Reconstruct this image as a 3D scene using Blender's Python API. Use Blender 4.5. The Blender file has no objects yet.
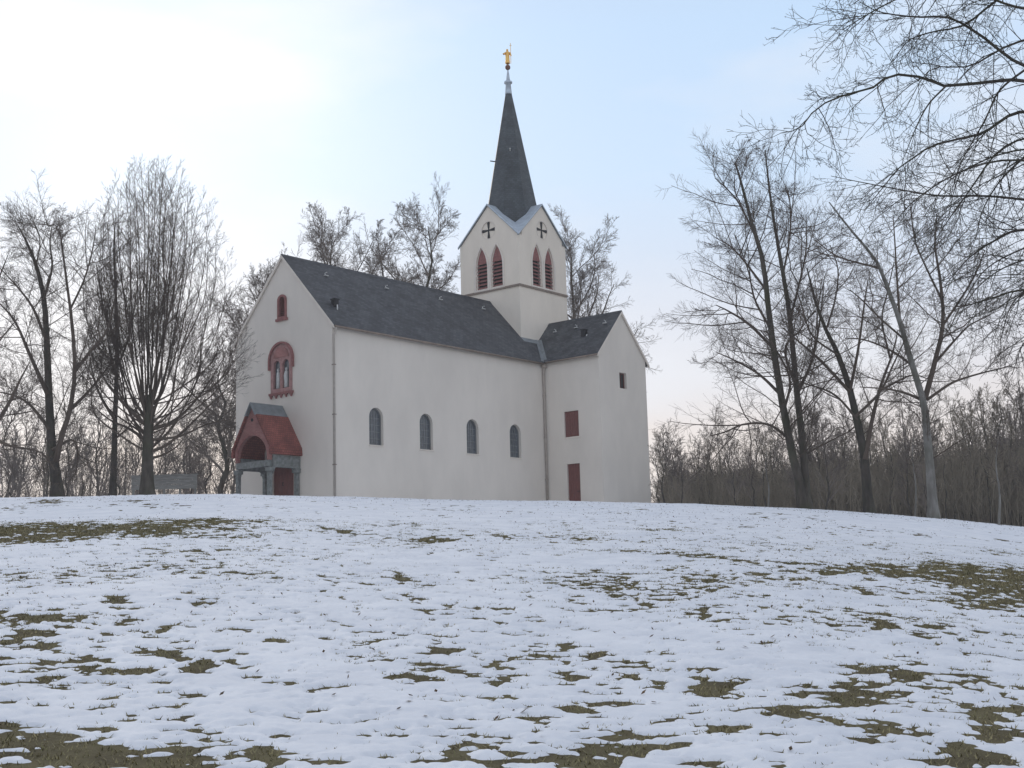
import bpy, bmesh, math, random
import numpy as np
from mathutils import Vector, Matrix
C = bpy.context.scene.collection
scn = bpy.context.scene
# ------------------------------------------------------------------ camera
F_PX, PITCH, ROLL, EYE = 1322.24, 0.15181, -0.02759, 1.6
_F = np.array([0, math.cos(PITCH), math.sin(PITCH)])
_R0 = np.array([1.0, 0, 0]); _U0 = np.cross(_R0, _F)
_R = math.cos(ROLL)*_R0 + math.sin(ROLL)*_U0
_U = -math.sin(ROLL)*_R0 + math.cos(ROLL)*_U0
cd = bpy.data.cameras.new('camera'); cam = bpy.data.objects.new('camera', cd); C.objects.link(cam)
cd.sensor_width = 36; cd.lens = F_PX/1024*36; cd.clip_start = .1; cd.clip_end = 6000
M4 = Matrix.Identity(4)
for i in range(3):
    M4[i][0] = _R[i]; M4[i][1] = _U[i]; M4[i][2] = -_F[i]
M4[2][3] = EYE
cam.matrix_world = M4
scn.camera = cam
# ------------------------------------------------------------------ light
SUN_AZ, SUN_EL = math.radians(-17), math.radians(21)       # azimuth from +Y towards +X
SD = (math.sin(SUN_AZ)*math.cos(SUN_EL), math.cos(SUN_AZ)*math.cos(SUN_EL), math.sin(SUN_EL))
w = bpy.data.worlds.new('World'); scn.world = w; w.use_nodes = True
nt = w.node_tree; nt.nodes.clear()
def N(t, **k):
    n = nt.nodes.new(t)
    for a, b in k.items(): setattr(n, a, b)
    return n
def lk(a, b): nt.links.new(a, b)
out = N('ShaderNodeOutputWorld'); bg = N('ShaderNodeBackground')
sky = N('ShaderNodeTexSky', sky_type='NISHITA', sun_disc=False, sun_elevation=SUN_EL, sun_rotation=SUN_AZ,
        air_density=1.0, dust_density=1.5, ozone_density=1.5, altitude=400)
SKY_S = 0.10
tc = N('ShaderNodeTexCoord')
sep = N('ShaderNodeSeparateXYZ'); lk(tc.outputs['Generated'], sep.inputs[0])
ramp = N('ShaderNodeValToRGB'); lk(sep.outputs['Z'], ramp.inputs[0])      # thin veil of high cloud, paler and pinker low down
e = ramp.color_ramp.elements
e[0].position = 0.0; e[0].color = (0.82, 0.72, 0.68, 1)
e[1].position = 0.60; e[1].color = (0.53, 0.583, 0.715, 1)
for p_, c_ in ((.10, (.93, .84, .80, 1)), (.19, (.80, .84, .94, 1)), (.30, (.68, .86, 1.09, 1)), (.40, (.62, .82, 1.08, 1))):
    q = e.new(p_); q.color = c_
dot = N('ShaderNodeVectorMath', operation='DOT_PRODUCT'); lk(tc.outputs['Generated'], dot.inputs[0]); dot.inputs[1].default_value = SD
mx = N('ShaderNodeMath', operation='MAXIMUM'); lk(dot.outputs['Value'], mx.inputs[0]); mx.inputs[1].default_value = 0
pw = N('ShaderNodeMath', operation='POWER'); lk(mx.outputs[0], pw.inputs[0]); pw.inputs[1].default_value = 48
mp = N('ShaderNodeMapping'); lk(tc.outputs['Generated'], mp.inputs[0]); mp.inputs['Scale'].default_value = (2.2, 1.5, 7.0); mp.inputs['Rotation'].default_value = (0, .12, .3)
nz = N('ShaderNodeTexNoise'); lk(mp.outputs[0], nz.inputs['Vector']); nz.inputs['Scale'].default_value = 1.6; nz.inputs['Detail'].default_value = 6; nz.inputs['Roughness'].default_value = .5
mr = N('ShaderNodeMapRange'); lk(nz.outputs['Fac'], mr.inputs[0]); mr.inputs[1].default_value = .42; mr.inputs[2].default_value = .72; mr.inputs[3].default_value = 0; mr.inputs[4].default_value = .85
mixc = N('ShaderNodeMix', data_type='RGBA'); lk(mr.outputs[0], mixc.inputs['Factor']); lk(ramp.outputs[0], mixc.inputs['A']); mixc.inputs['B'].default_value = (.93, .96, 1.03, 1)
gl = N('ShaderNodeVectorMath', operation='SCALE'); gl.inputs[0].default_value = (.21, .18, .14); lk(pw.outputs[0], gl.inputs['Scale'])
sc_ = N('ShaderNodeVectorMath', operation='SCALE'); lk(sky.outputs[0], sc_.inputs[0]); sc_.inputs['Scale'].default_value = .07
vs_ = N('ShaderNodeVectorMath', operation='SCALE'); lk(mixc.outputs['Result'], vs_.inputs[0]); vs_.inputs['Scale'].default_value = .80/SKY_S
ad = N('ShaderNodeVectorMath', operation='ADD'); lk(sc_.outputs[0], ad.inputs[0]); lk(vs_.outputs[0], ad.inputs[1])
g2 = N('ShaderNodeVectorMath', operation='SCALE'); lk(gl.outputs[0], g2.inputs[0]); g2.inputs['Scale'].default_value = 1/SKY_S
ad2 = N('ShaderNodeVectorMath', operation='ADD'); lk(ad.outputs[0], ad2.inputs[0]); lk(g2.outputs[0], ad2.inputs[1])
lk(ad2.outputs[0], bg.inputs['Color']); bg.inputs['Strength'].default_value = SKY_S
lk(bg.outputs[0], out.inputs['Surface'])
sl = bpy.data.lights.new('sun', 'SUN'); so = bpy.data.objects.new('sun', sl); C.objects.link(so)
sl.energy = 0.6; sl.angle = math.radians(14); sl.color = (1, .90, .78)
so.rotation_euler = Vector(SD).to_track_quat('Z', 'Y').to_euler()
so.location = (-20, 0, 60)
vs = scn.view_settings
vs.view_transform = 'Standard'; vs.look = 'None'; vs.exposure = 0.15; vs.gamma = 1; vs.use_curve_mapping = False
# ------------------------------------------------------------------ helpers
def ray(px, py):
    d = _F + _R*(px-512)/F_PX - _U*(py-384)/F_PX
    return d
def at(px, py, Y):                         # point of the ray through a pixel at forward distance Y
    d = ray(px, py); return np.array([0, 0, EYE]) + d*(Y/d[1])
def tag(o, label=None, cat=None, group=None, kind=None):
    if label: o['label'] = label
    if cat: o['category'] = cat
    if group: o['group'] = group
    if kind: o['kind'] = kind
    return o
def empty(name, loc=(0, 0, 0), rz=0):
    o = bpy.data.objects.new(name, None); C.objects.link(o); o.location = [float(v) for v in loc]; o.rotation_euler = (0, 0, rz)
    o.empty_display_size = .3
    return o
def auto_uv(me):
    n = len(me.polygons)
    if not n: return
    nl = len(me.loops)
    nor = np.empty(n*3, 'f'); me.polygons.foreach_get('normal', nor); nor = nor.reshape(-1, 3)
    tot = np.empty(n, 'i'); me.polygons.foreach_get('loop_total', tot)
    vi = np.empty(nl, 'i'); me.loops.foreach_get('vertex_index', vi)
    co = np.empty(len(me.vertices)*3, 'f'); me.vertices.foreach_get('co', co); co = co.reshape(-1, 3)
    u = np.stack([-nor[:, 1], nor[:, 0], np.zeros(n)], 1); l = np.linalg.norm(u, axis=1)
    u[l < 1e-3] = (1, 0, 0); l[l < 1e-3] = 1; u /= l[:, None]
    v = np.cross(nor, u)
    f = np.repeat(np.arange(n), tot)
    uv = np.stack([(co[vi]*u[f]).sum(1), (co[vi]*v[f]).sum(1)], 1).astype('f')
    lay = me.uv_layers.new(name='UVMap'); lay.data.foreach_set('uv', uv.ravel())
def link_bm(name, bm, mat, parent=None, smooth=False, bevel=0):
    bmesh.ops.recalc_face_normals(bm, faces=bm.faces[:])
    me = bpy.data.meshes.new(name); bm.to_mesh(me); bm.free()
    auto_uv(me)
    for m in (mat if isinstance(mat, (list, tuple)) else [mat]): me.materials.append(m)
    if smooth:
        me.polygons.foreach_set('use_smooth', [True]*len(me.polygons))
    o = bpy.data.objects.new(name, me); C.objects.link(o)
    if parent: o.parent = parent
    if bevel:
        b = o.modifiers.new('bevel', 'BEVEL'); b.width = bevel; b.segments = 2; b.limit_method = 'ANGLE'
    return o
def mesh_np(name, V, Fq, mat, parent=None, smooth=False):
    me = bpy.data.meshes.new(name)
    Fq = np.asarray(Fq, 'i'); k = Fq.shape[1]
    me.vertices.add(len(V)); me.vertices.foreach_set('co', np.asarray(V, 'f').ravel())
    me.loops.add(Fq.size); me.loops.foreach_set('vertex_index', Fq.ravel())
    me.polygons.add(len(Fq)); me.polygons.foreach_set('loop_start', np.arange(0, Fq.size, k, dtype='i'))
    me.polygons.foreach_set('loop_total', np.full(len(Fq), k, 'i'))
    if smooth: me.polygons.foreach_set('use_smooth', np.ones(len(Fq), bool))
    me.update(calc_edges=True); me.validate()
    me.materials.append(mat)
    if name is None: return me
    o = bpy.data.objects.new(name, me); C.objects.link(o)
    if parent: o.parent = parent
    return o
def box(bm, x0, x1, y0, y1, z0, z1):
    v = [bm.verts.new((x, y, z)) for x in (x0, x1) for y in (y0, y1) for z in (z0, z1)]
    for f in ((0, 1, 3, 2), (4, 6, 7, 5), (0, 4, 5, 1), (2, 3, 7, 6), (0, 2, 6, 4), (1, 5, 7, 3)): bm.faces.new([v[i] for i in f])
def prism(bm, poly, off):                   # polygon of 3D points extruded by a vector
    a = [bm.verts.new(p) for p in poly]; b = [bm.verts.new((p[0]+off[0], p[1]+off[1], p[2]+off[2])) for p in poly]
    bm.faces.new(a); bm.faces.new(b[::-1]); n = len(a)
    for i in range(n): bm.faces.new((a[i], b[i], b[(i+1) % n], a[(i+1) % n]))
def tube(bm, pts, r, seg=10, caps=True):
    pts = [Vector(p) for p in pts]; rings = []
    rs = r if isinstance(r, (list, tuple)) else [r]*len(pts)
    for i, p in enumerate(pts):
        t = (pts[min(i+1, len(pts)-1)]-pts[max(i-1, 0)]).normalized()
        ref = Vector((1, 0, 0)) if abs(t.x) < .8 else Vector((0, 1, 0))
        n = t.cross(ref).normalized(); b = t.cross(n)
        rings.append([bm.verts.new(p+(n*math.cos(k*2*math.pi/seg)+b*math.sin(k*2*math.pi/seg))*rs[i]) for k in range(seg)])
    for i in range(len(pts)-1):
        for k in range(seg): bm.faces.new((rings[i][k], rings[i][(k+1) % seg], rings[i+1][(k+1) % seg], rings[i+1][k]))
    if caps: bm.faces.new(rings[0]); bm.faces.new(rings[-1])
def lathe(bm, prof, c=(0, 0), seg=20):
    rings = [[bm.verts.new((c[0]+r*math.cos(k*2*math.pi/seg), c[1]+r*math.sin(k*2*math.pi/seg), z)) for k in range(seg)] for r, z in prof]
    for i in range(len(rings)-1):
        for k in range(seg): bm.faces.new((rings[i][k], rings[i][(k+1) % seg], rings[i+1][(k+1) % seg], rings[i+1][k]))
    bm.faces.new(rings[0]); bm.faces.new(rings[-1])
def panel(bm, outer, holes, O, U, V, off):  # a slab with openings, U V span its face, off = thickness vector
    O, U, V, off = Vector(O), Vector(U), Vector(V), Vector(off); ed = []
    for loop in [outer]+list(holes):
        vs_ = [bm.verts.new(O+U*a+V*b) for a, b in loop]
        for i in range(len(vs_)): ed.append(bm.edges.new((vs_[i], vs_[(i+1) % len(vs_)])))
    r = bmesh.ops.triangle_fill(bm, edges=ed, use_beauty=True, use_dissolve=False)
    fs = [g for g in r['geom'] if isinstance(g, bmesh.types.BMFace)]
    ex = bmesh.ops.extrude_face_region(bm, geom=fs, use_keep_orig=True)
    bmesh.ops.translate(bm, vec=off, verts=[g for g in ex['geom'] if isinstance(g, bmesh.types.BMVert)])
def round_arch(c, hw, z0, z1, n=10):        # opening with a half round head
    zs = z1-hw; pts = [(c-hw, z0), (c+hw, z0)]
    for i in range(n+1):
        a = math.pi*i/n; pts.append((c+hw*math.cos(a), zs+hw*math.sin(a)))
    return pts
def lancet(c, hw, z0, z1, n=8):             # opening with a pointed head
    H = z1; hh = hw*2.9; zs = z1-hh; pts = [(c-hw, z0), (c+hw, z0)]
    R = (hw*hw+hh*hh)/(2*hw); a1 = math.asin(hh/R)
    for i in range(n): a = a1*i/n; pts.append((c+hw-R+R*math.cos(a), zs+R*math.sin(a)))
    pts.append((c, H))
    for i in range(n-1, -1, -1): a = a1*i/n; pts.append((c-hw+R-R*math.cos(a), zs+R*math.sin(a)))
    return pts
def circle(c, z, r, n=24): return [(c+r*math.cos(2*math.pi*i/n), z+r*math.sin(2*math.pi*i/n)) for i in range(n)]
def rect(a, b, c, d): return [(a, c), (b, c), (b, d), (a, d)]
def grown(loop, k):                         # outline offset outwards a little, about its middle
    cx = sum(p[0] for p in loop)/len(loop); zs = [p[1] for p in loop]; cz = (min(zs)+max(zs))/2
    hw = max(p[0] for p in loop)-cx; hh = (max(zs)-min(zs))/2
    return [(cx+(p[0]-cx)*(hw+k)/hw, cz+(p[1]-cz)*(hh+k)/hh) for p in loop]
# ------------------------------------------------------------------ materials
def mat(name, col, rough=.8, metal=0, var=.0, vscale=3, bump=0, bscale=30, col2=None, spec=.3, detail=6, coord='Object', stretch=(1, 1, 1)):
    m = bpy.data.materials.new(name); m.use_nodes = True; t = m.node_tree; b = t.nodes['Principled BSDF']
    b.inputs['Base Color'].default_value = (*col, 1); b.inputs['Roughness'].default_value = rough; b.inputs['Metallic'].default_value = metal
    b.inputs['Specular IOR Level'].default_value = spec
    tcn = t.nodes.new('ShaderNodeTexCoord'); mpn = t.nodes.new('ShaderNodeMapping'); mpn.inputs['Scale'].default_value = stretch
    t.links.new(tcn.outputs[coord], mpn.inputs[0])
    if var or col2:
        n = t.nodes.new('ShaderNodeTexNoise'); n.inputs['Scale'].default_value = vscale; n.inputs['Detail'].default_value = detail; n.inputs['Roughness'].default_value = .6
        t.links.new(mpn.outputs[0], n.inputs['Vector'])
        r = t.nodes.new('ShaderNodeValToRGB'); t.links.new(n.outputs['Fac'], r.inputs[0])
        c2 = col2 or tuple(c*(1-var) for c in col)
        c1 = col if col2 else tuple(min(1, c*(1+var)) for c in col)
        r.color_ramp.elements[0].position = .35; r.color_ramp.elements[0].color = (*c2, 1)
        r.color_ramp.elements[1].position = .65; r.color_ramp.elements[1].color = (*c1, 1)
        t.links.new(r.outputs[0], b.inputs['Base Color'])
    if bump:
        n2 = t.nodes.new('ShaderNodeTexNoise'); n2.inputs['Scale'].default_value = bscale; n2.inputs['Detail'].default_value = 5
        t.links.new(mpn.outputs[0], n2.inputs['Vector'])
        bu = t.nodes.new('ShaderNodeBump'); bu.inputs['Strength'].default_value = bump; bu.inputs['Distance'].default_value = .02
        t.links.new(n2.outputs['Fac'], bu.inputs['Height']); t.links.new(bu.outputs[0], b.inputs['Normal'])
    return m
def tiles(name, c1, c2, cm, w_, h_, rough=.6, bump=.6):
    m = bpy.data.materials.new(name); m.use_nodes = True; t = m.node_tree; b = t.nodes['Principled BSDF']
    uv = t.nodes.new('ShaderNodeTexCoord'); br = t.nodes.new('ShaderNodeTexBrick'); t.links.new(uv.outputs['UV'], br.inputs['Vector'])
    br.inputs['Scale'].default_value = 1; br.inputs['Brick Width'].default_value = w_; br.inputs['Row Height'].default_value = h_
    br.inputs['Mortar Size'].default_value = .012; br.inputs['Mortar Smooth'].default_value = .3
    br.inputs['Color1'].default_value = (*c1, 1); br.inputs['Color2'].default_value = (*c2, 1); br.inputs['Mortar'].default_value = (*cm, 1)
    n = t.nodes.new('ShaderNodeTexNoise'); n.inputs['Scale'].default_value = .9; n.inputs['Detail'].default_value = 8; t.links.new(uv.outputs['Object'], n.inputs['Vector'])
    mrn = t.nodes.new('ShaderNodeMapRange'); t.links.new(n.outputs['Fac'], mrn.inputs[0]); mrn.inputs[1].default_value = .3; mrn.inputs[2].default_value = .7; mrn.inputs[3].default_value = .72; mrn.inputs[4].default_value = 1.28
    sc = t.nodes.new('ShaderNodeVectorMath'); sc.operation = 'SCALE'; t.links.new(br.outputs['Color'], sc.inputs[0]); t.links.new(mrn.outputs[0], sc.inputs['Scale'])
    t.links.new(sc.outputs[0], b.inputs['Base Color']); b.inputs['Roughness'].default_value = rough; b.inputs['Specular IOR Level'].default_value = .35
    bu = t.nodes.new('ShaderNodeBump'); bu.inputs['Strength'].default_value = bump; bu.inputs['Distance'].default_value = .02; bu.invert = True
    t.links.new(br.outputs['Fac'], bu.inputs['Height']); t.links.new(bu.outputs[0], b.inputs['Normal'])
    return m
M = dict(
    plaster=mat('plaster', (.715, .655, .58), .92, var=.045, vscale=.55, bump=.12, bscale=22, detail=9, stretch=(1, 1, .45)),
    tower_plaster=mat('tower_plaster', (.80, .72, .615), .92, var=.045, vscale=.6, bump=.12, bscale=22, detail=9, stretch=(1, 1, .45)),
    trim=mat('trim', (.74, .67, .59), .9, var=.06, vscale=2),
    slate=tiles('slate', (.078, .082, .088), (.042, .045, .05), (.02, .02, .022), .34, .21, .62),
    spire_slate=tiles('spire_slate', (.068, .082, .092), (.045, .055, .062), (.03, .033, .035), .26, .16, .55),
    zinc=mat('zinc', (.50, .56, .62), .5, .35, var=.12, vscale=2.5),
    lead=mat('lead', (.22, .24, .25), .55, .3, var=.15, vscale=2.5),
    sandstone=mat('sandstone', (.27, .115, .105), .9, var=.22, vscale=6, bump=.3, bscale=25),
    redtile=tiles('redtile', (.29, .09, .07), (.21, .066, .053), (.09, .03, .027), .18, .16, .75),
    redbrick=tiles('redbrick', (.34, .145, .13), (.27, .105, .095), (.30, .18, .16), .24, .08, .9, .3),
    redwood=mat('redwood', (.17, .06, .05), .6, var=.25, vscale=4, stretch=(6, 6, .6), bump=.15),
    shutter=mat('shutter', (.17, .065, .055), .65, var=.18, vscale=4, stretch=(6, 6, .6), bump=.15),
    pinkstone=mat('pinkstone', (.37, .205, .19), .9, var=.2, vscale=6, bump=.3, bscale=25),
    greystone=mat('greystone', (.20, .21, .20), .9, var=.28, vscale=5, bump=.3, bscale=25),
    glass=mat('glass', (.085, .10, .115), .2, var=.3, vscale=5, spec=.7),
    came=mat('came', (.20, .21, .21), .6, .3),
    iron=mat('iron', (.025, .025, .027), .6, .4),
    dark=mat('dark', (.03, .027, .026), .9),
    pipe=mat('pipe', (.46, .41, .36), .5, .4, var=.1),
    brown=mat('brown_metal', (.24, .19, .155), .55, .3, var=.15),
    gold=mat('gold', (.83, .50, .15), .32, 1.0, var=.1, vscale=8),
    globe=mat('globe', (.16, .075, .05), .45, .4),
    whitestone=mat('whitestone', (.55, .55, .53), .8, var=.1, vscale=8),
    board=mat('board', (.25, .245, .225), .9, var=.25, vscale=4, stretch=(.6, 6, 6), bump=.3),
)
def bark(name, a, b, moss=0.0):
    m = mat(name, a, .95, col2=b, vscale=2.2, stretch=(1.6, 1.6, .5), bump=.8, bscale=9, spec=.1)
    if moss:
        t = m.node_tree; bs = t.nodes['Principled BSDF']; src_ = bs.inputs['Base Color'].links[0].from_socket
        n = t.nodes.new('ShaderNodeTexNoise'); n.inputs['Scale'].default_value = .8; n.inputs['Detail'].default_value = 6
        tcn = t.nodes.new('ShaderNodeTexCoord'); t.links.new(tcn.outputs['Object'], n.inputs['Vector'])
        r = t.nodes.new('ShaderNodeMapRange'); r.inputs[1].default_value = .45; r.inputs[2].default_value = .62; r.inputs[4].default_value = moss
        t.links.new(n.outputs['Fac'], r.inputs[0])
        mx_ = t.nodes.new('ShaderNodeMix'); mx_.data_type = 'RGBA'; t.links.new(r.outputs[0], mx_.inputs['Factor'])
        t.links.new(src_, mx_.inputs['A']); mx_.inputs['B'].default_value = (.055, .062, .03, 1); t.links.new(mx_.outputs['Result'], bs.inputs['Base Color'])
    return m
M['bark'] = bark('bark', (.11, .096, .08), (.058, .05, .042), .5)
M['bark_dark'] = bark('bark_dark', (.085, .074, .063), (.045, .04, .035), .45)
M['bark_pale'] = bark('bark_pale', (.26, .25, .23), (.14, .13, .115), .35)
M['twig'] = mat('twig', (.105, .082, .066), .9, var=.25, vscale=.7, spec=.1)
M['twig_brown'] = mat('twig_brown', (.235, .20, .15), .9, var=.25, vscale=.5, spec=.1)
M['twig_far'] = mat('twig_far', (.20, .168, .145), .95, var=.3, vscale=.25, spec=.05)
# ------------------------------------------------------------------ terrain
def hash2(ix, iy, s):
    h = (ix.astype(np.int64)*374761393 + iy.astype(np.int64)*668265263 + s*1274126177) & 0xffffffff
    h = ((h ^ (h >> 13))*1274126177) & 0xffffffff
    return (h ^ (h >> 16)) & 0xffffffff
def perlin(x, y, s=0):
    x0 = np.floor(x); y0 = np.floor(y); fx = x-x0; fy = y-y0; ux = fx*fx*fx*(fx*(fx*6-15)+10); uy = fy*fy*fy*(fy*(fy*6-15)+10)
    def g(dx, dy):
        a = hash2(x0+dx, y0+dy, s)*(2*math.pi/4294967296.0); return np.cos(a)*(fx-dx)+np.sin(a)*(fy-dy)
    n0 = g(0, 0)*(1-ux)+g(1, 0)*ux; n1 = g(0, 1)*(1-ux)+g(1, 1)*ux
    return (n0*(1-uy)+n1*uy)*1.5
def fbm(x, y, o=4, s=0, r=.5):
    t = 0; a = 1.0; k = 0
    for i in range(o):
        t = t+a*perlin(x*2**i, y*2**i, s+i*17); k += a*a; a *= r
    return t/math.sqrt(k)
_d = np.linspace(0, 400, 4001)
_sl = np.interp(_d, [0, 8, 40, 60, 82, 96, 125, 200, 260, 400], [.06, .10, .10, .060, .045, .0, -.05, -.05, 0, 0])
_z = np.concatenate([[0], np.cumsum((_sl[1:]+_sl[:-1])/2*np.diff(_d))])
_m = float(np.max((_z[50:]-EYE)/_d[50:]))
crest = [(-60, 498), (0, 499), (120, 496), (236, 494.5), (332, 497.5), (450, 500), (545, 501.5), (650, 503.5), (730, 505.5), (800, 509), (860, 513), (900, 515.5), (960, 521), (1024, 528), (1120, 540)]
_az = []; _as = []
for px, py in crest:
    r_ = ray(px, py); _az.append(math.atan2(r_[0], r_[1])); _as.append(r_[2]/math.hypot(r_[0], r_[1]))
def ground_z(x, y):
    x = np.asarray(x, float); y = np.asarray(y, float)
    d = np.hypot(x, y); az = np.arctan2(x, y)
    a = np.interp(az, _az, _as)-_m
    a = np.where(np.abs(az) > .55, a*np.clip(1-(np.abs(az)-.55)/1.0, 0, 1), a)
    z = np.interp(d, _d, _z)+a*np.minimum(d, 95)*np.clip(d/15, 0, 1)*np.clip(1.5-d/400, 0, 1)
    return z+.05*perlin(x*.16, y*.16, 5)*np.clip(d/20, 0, 1)+.02*perlin(x*.5, y*.5, 6)
def ground_hit(px, py):
    r_ = ray(px, py); t = np.concatenate([np.linspace(2, 20, 400), np.linspace(20, 90, 800)])
    X, Y, Z = r_[0]*t, r_[1]*t, EYE+r_[2]*t
    k = np.nonzero(Z < ground_z(X, Y))[0]
    if len(k) == 0: i = int(np.argmin(Z-ground_z(X, Y)))
    else: i = k[0]
    return np.array([X[i], Y[i]])
# bare patches: where in the photo (px, py, half width, half height), how bare
patch_px = [(100, 530, 120, 5, 1.2), (30, 532, 70, 7, 1.6), (205, 521, 45, 3, .75), (300, 528, 70, 4, .45), (50, 502, 16, 2, 1.0), (135, 501, 12, 2, .8), (435, 541, 18, 3, 1.1), (345, 533, 14, 2.5, .7),
    (10, 752, 60, 14, 1.3), (75, 760, 50, 12, 1.1), (155, 757, 45, 9, 1.1), (60, 745, 20, 5, .8), (5, 728, 18, 4, .9), (200, 667, 14, 8, 1.3), (168, 656, 9, 7, .9), (30, 640, 18, 8, .7), (35, 622, 24, 5, .7), (120, 600, 14, 4, .6), (60, 662, 14, 4, .7), (205, 603, 16, 3, .8), (205, 702, 14, 3, .7), (90, 650, 14, 4, .6), (235, 655, 12, 3, .6), (125, 702, 16, 4, .7), (180, 715, 14, 4, .6), (310, 692, 12, 4, .8), (390, 683, 22, 2.5, .7), (345, 722, 22, 3, .6), (215, 738, 16, 3, .6), (285, 746, 20, 4, .6),
    (1000, 580, 60, 9, 1.6), (930, 575, 80, 5, 1.25), (850, 571, 70, 4, .85), (770, 563, 60, 2.5, .7), (700, 556, 50, 1.8, .6), (640, 551, 60, 1.4, .45), (985, 602, 40, 8, .55), (820, 585, 120, 8, .30), (740, 580, 60, 8, .32),
    (780, 712, 40, 8, .9), (835, 697, 40, 8, 1.0), (885, 672, 30, 6, .9), (905, 662, 22, 4, .8), (725, 690, 24, 7, .85), (760, 735, 30, 8, .8), (820, 722, 60, 5, .7), (860, 690, 30, 7, .8), (935, 640, 12, 4, .8), (1000, 728, 16, 14, 1.1), (985, 755, 34, 8, 1.0), (1018, 710, 12, 10, .9), (960, 758, 30, 8, .7), (880, 735, 40, 10, .35), (660, 668, 26, 2.5, .8), (690, 678, 18, 3, .6), (560, 655, 30, 2, .6), (525, 660, 40, 2, .6), (660, 690, 20, 4, .55), (640, 745, 40, 7, .8), (560, 758, 60, 7, .8), (610, 740, 20, 5, .7), (470, 752, 50, 5, .6), (450, 737, 16, 3, .6), (545, 742, 16, 3, .6), (500, 765, 40, 4, .6), (750, 760, 60, 5, .6), (530, 720, 30, 4, .35), (600, 705, 60, 8, .25), (690, 725, 60, 12, .3),
    (400, 578, 10, 8, .5), (415, 597, 10, 4, .6), (440, 611, 20, 3, .75), (430, 585, 14, 2, .5), (905, 620, 90, 14, .22), (640, 585, 60, 10, .10), (950, 690, 50, 20, .25), (450, 648, 14, 3, .6), (470, 670, 10, 4, .6), (435, 667, 12, 2.5, .7), (505, 680, 10, 3, .6), (445, 703, 12, 3, .7), (490, 700, 20, 2.5, .6), (300, 615, 8, 3, .5), (275, 640, 6, 2, .6), (255, 622, 8, 1.5, .6)]
patches = []
foot_rng = np.random.default_rng(77)
for px, py, rx, ry, s in patch_px:
    c = ground_hit(px, py); a_ = ground_hit(px, py+ry); b_ = ground_hit(px, max(py-ry, 500))
    dist = np.hypot(*c); patches.append((c[0], c[1], c[0]/dist, c[1]/dist, max(.10, rx*(1.12 if s > .65 else 1)*dist/F_PX), max(.10, np.hypot(*(a_-b_))/2*(1.15 if s > .65 else 1)), s*(1.3 if s < .4 else 1)))
# lines of footprints trodden across the slope, each a small oval hollow
for trail in ([(385, 560), (400, 580), (425, 600), (470, 622), (540, 652), (640, 668)], [(545, 543), (640, 551), (740, 560), (850, 572)], [(230, 560), (190, 600), (165, 650), (140, 700), (90, 745)], [(1010, 640), (930, 690), (860, 735), (820, 764)], [(20, 590), (60, 640), (130, 680), (230, 735)], [(700, 600), (760, 640), (800, 690), (820, 740)]):
    W_ = [ground_hit(*p_) for p_ in trail]; side = 1
    for a_, b_ in zip(W_, W_[1:]):
        L_ = float(np.hypot(*(b_-a_))); u_ = (b_-a_)/max(L_, 1e-6)
        for k_ in np.arange(0, L_, .62):
            c = a_+u_*k_+np.array([-u_[1], u_[0]])*.13*side+foot_rng.normal(0, .06, 2); side = -side
            if foot_rng.random() < .8: patches.append((c[0], c[1], u_[0], u_[1], .085, .17, foot_rng.uniform(.28, .5)))
def bareness(x, y):
    D = np.zeros_like(x)
    wx = x+.22*perlin(x*1.1, y*1.1, 31); wy = y+.35*perlin(x*1.1, y*1.1, 32)
    for cx, cy, ux, uy, rl, rr_, s in patches:
        dx = wx-cx; dy = wy-cy
        sel = np.abs(dx) + np.abs(dy) < 3*(rl+rr_)+1
        if not sel.any(): continue
        u = dx[sel]*ux+dy[sel]*uy; v = dx[sel]*uy-dy[sel]*ux
        D[sel] = np.maximum(D[sel], s*np.exp(-.8*((u/rr_)**2+(v/rl)**2)**1.3))
    return D
def snow_t(x, y):
    D = bareness(x, y)
    n1 = fbm(x*1.8, y*2.5, 3, 40, .5); n2 = fbm(x*.30, y*.30, 3, 60); n3 = fbm(x*3.7, y*5.4, 3, 80, .6)
    n5 = fbm(x*7, y*11, 2, 140, .6)*np.clip((45-np.hypot(x, y))/25, 0, 1)
    nn = (.50*n1+.76*n3+.46*n5)/NS
    n4 = perlin(x*1.3, y*1.0, 120)
    thr = np.maximum(1.14-3.9*D*(.85+.5*n4)-.45*n2/NS, -1.3+1.2*np.clip(.9-D, 0, 1))
    t = .0125*(nn+thr)
    t = np.where(t > 0, .030*(1-np.exp(-np.maximum(t, 0)/.016)), t*1.8)
    return t+(.014*perlin(x*.9, y*.7, 90)+.007*fbm(x*2.2, y*3.0, 2, 150))*np.clip(t/.03, 0, 1)
NS = float(np.std(fbm(np.random.default_rng(1).uniform(0, 400, 40000), np.random.default_rng(2).uniform(0, 400, 40000), 3, 40, .5)))
# snow and ground sheets share a fan of points round the place the photo is taken from
ang = np.concatenate([np.linspace(-math.pi, -.55, 160)[:-1], np.linspace(-.55, .55, 1350), np.linspace(.55, math.pi, 160)[1:]])
def fan(dists):
    A, Dd = np.meshgrid(ang, dists); return np.sin(A)*Dd, np.cos(A)*Dd
def grid_faces(nr, nc, keep=None):
    i = (np.arange(nr-1)[:, None]*nc+np.arange(nc-1)[None, :]).ravel()
    f = np.stack([i, i+1, i+nc+1, i+nc], 1)
    return f
ds = np.concatenate([np.linspace(.4, 5.5, 12)[:-1], np.geomspace(5.5, 75, 620)[:-1], np.geomspace(75, 170, 90)])
X, Y = fan(ds); sh = X.shape; X = X.ravel(); Y = Y.ravel(); G = ground_z(X, Y); T = snow_t(X, Y)
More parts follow.
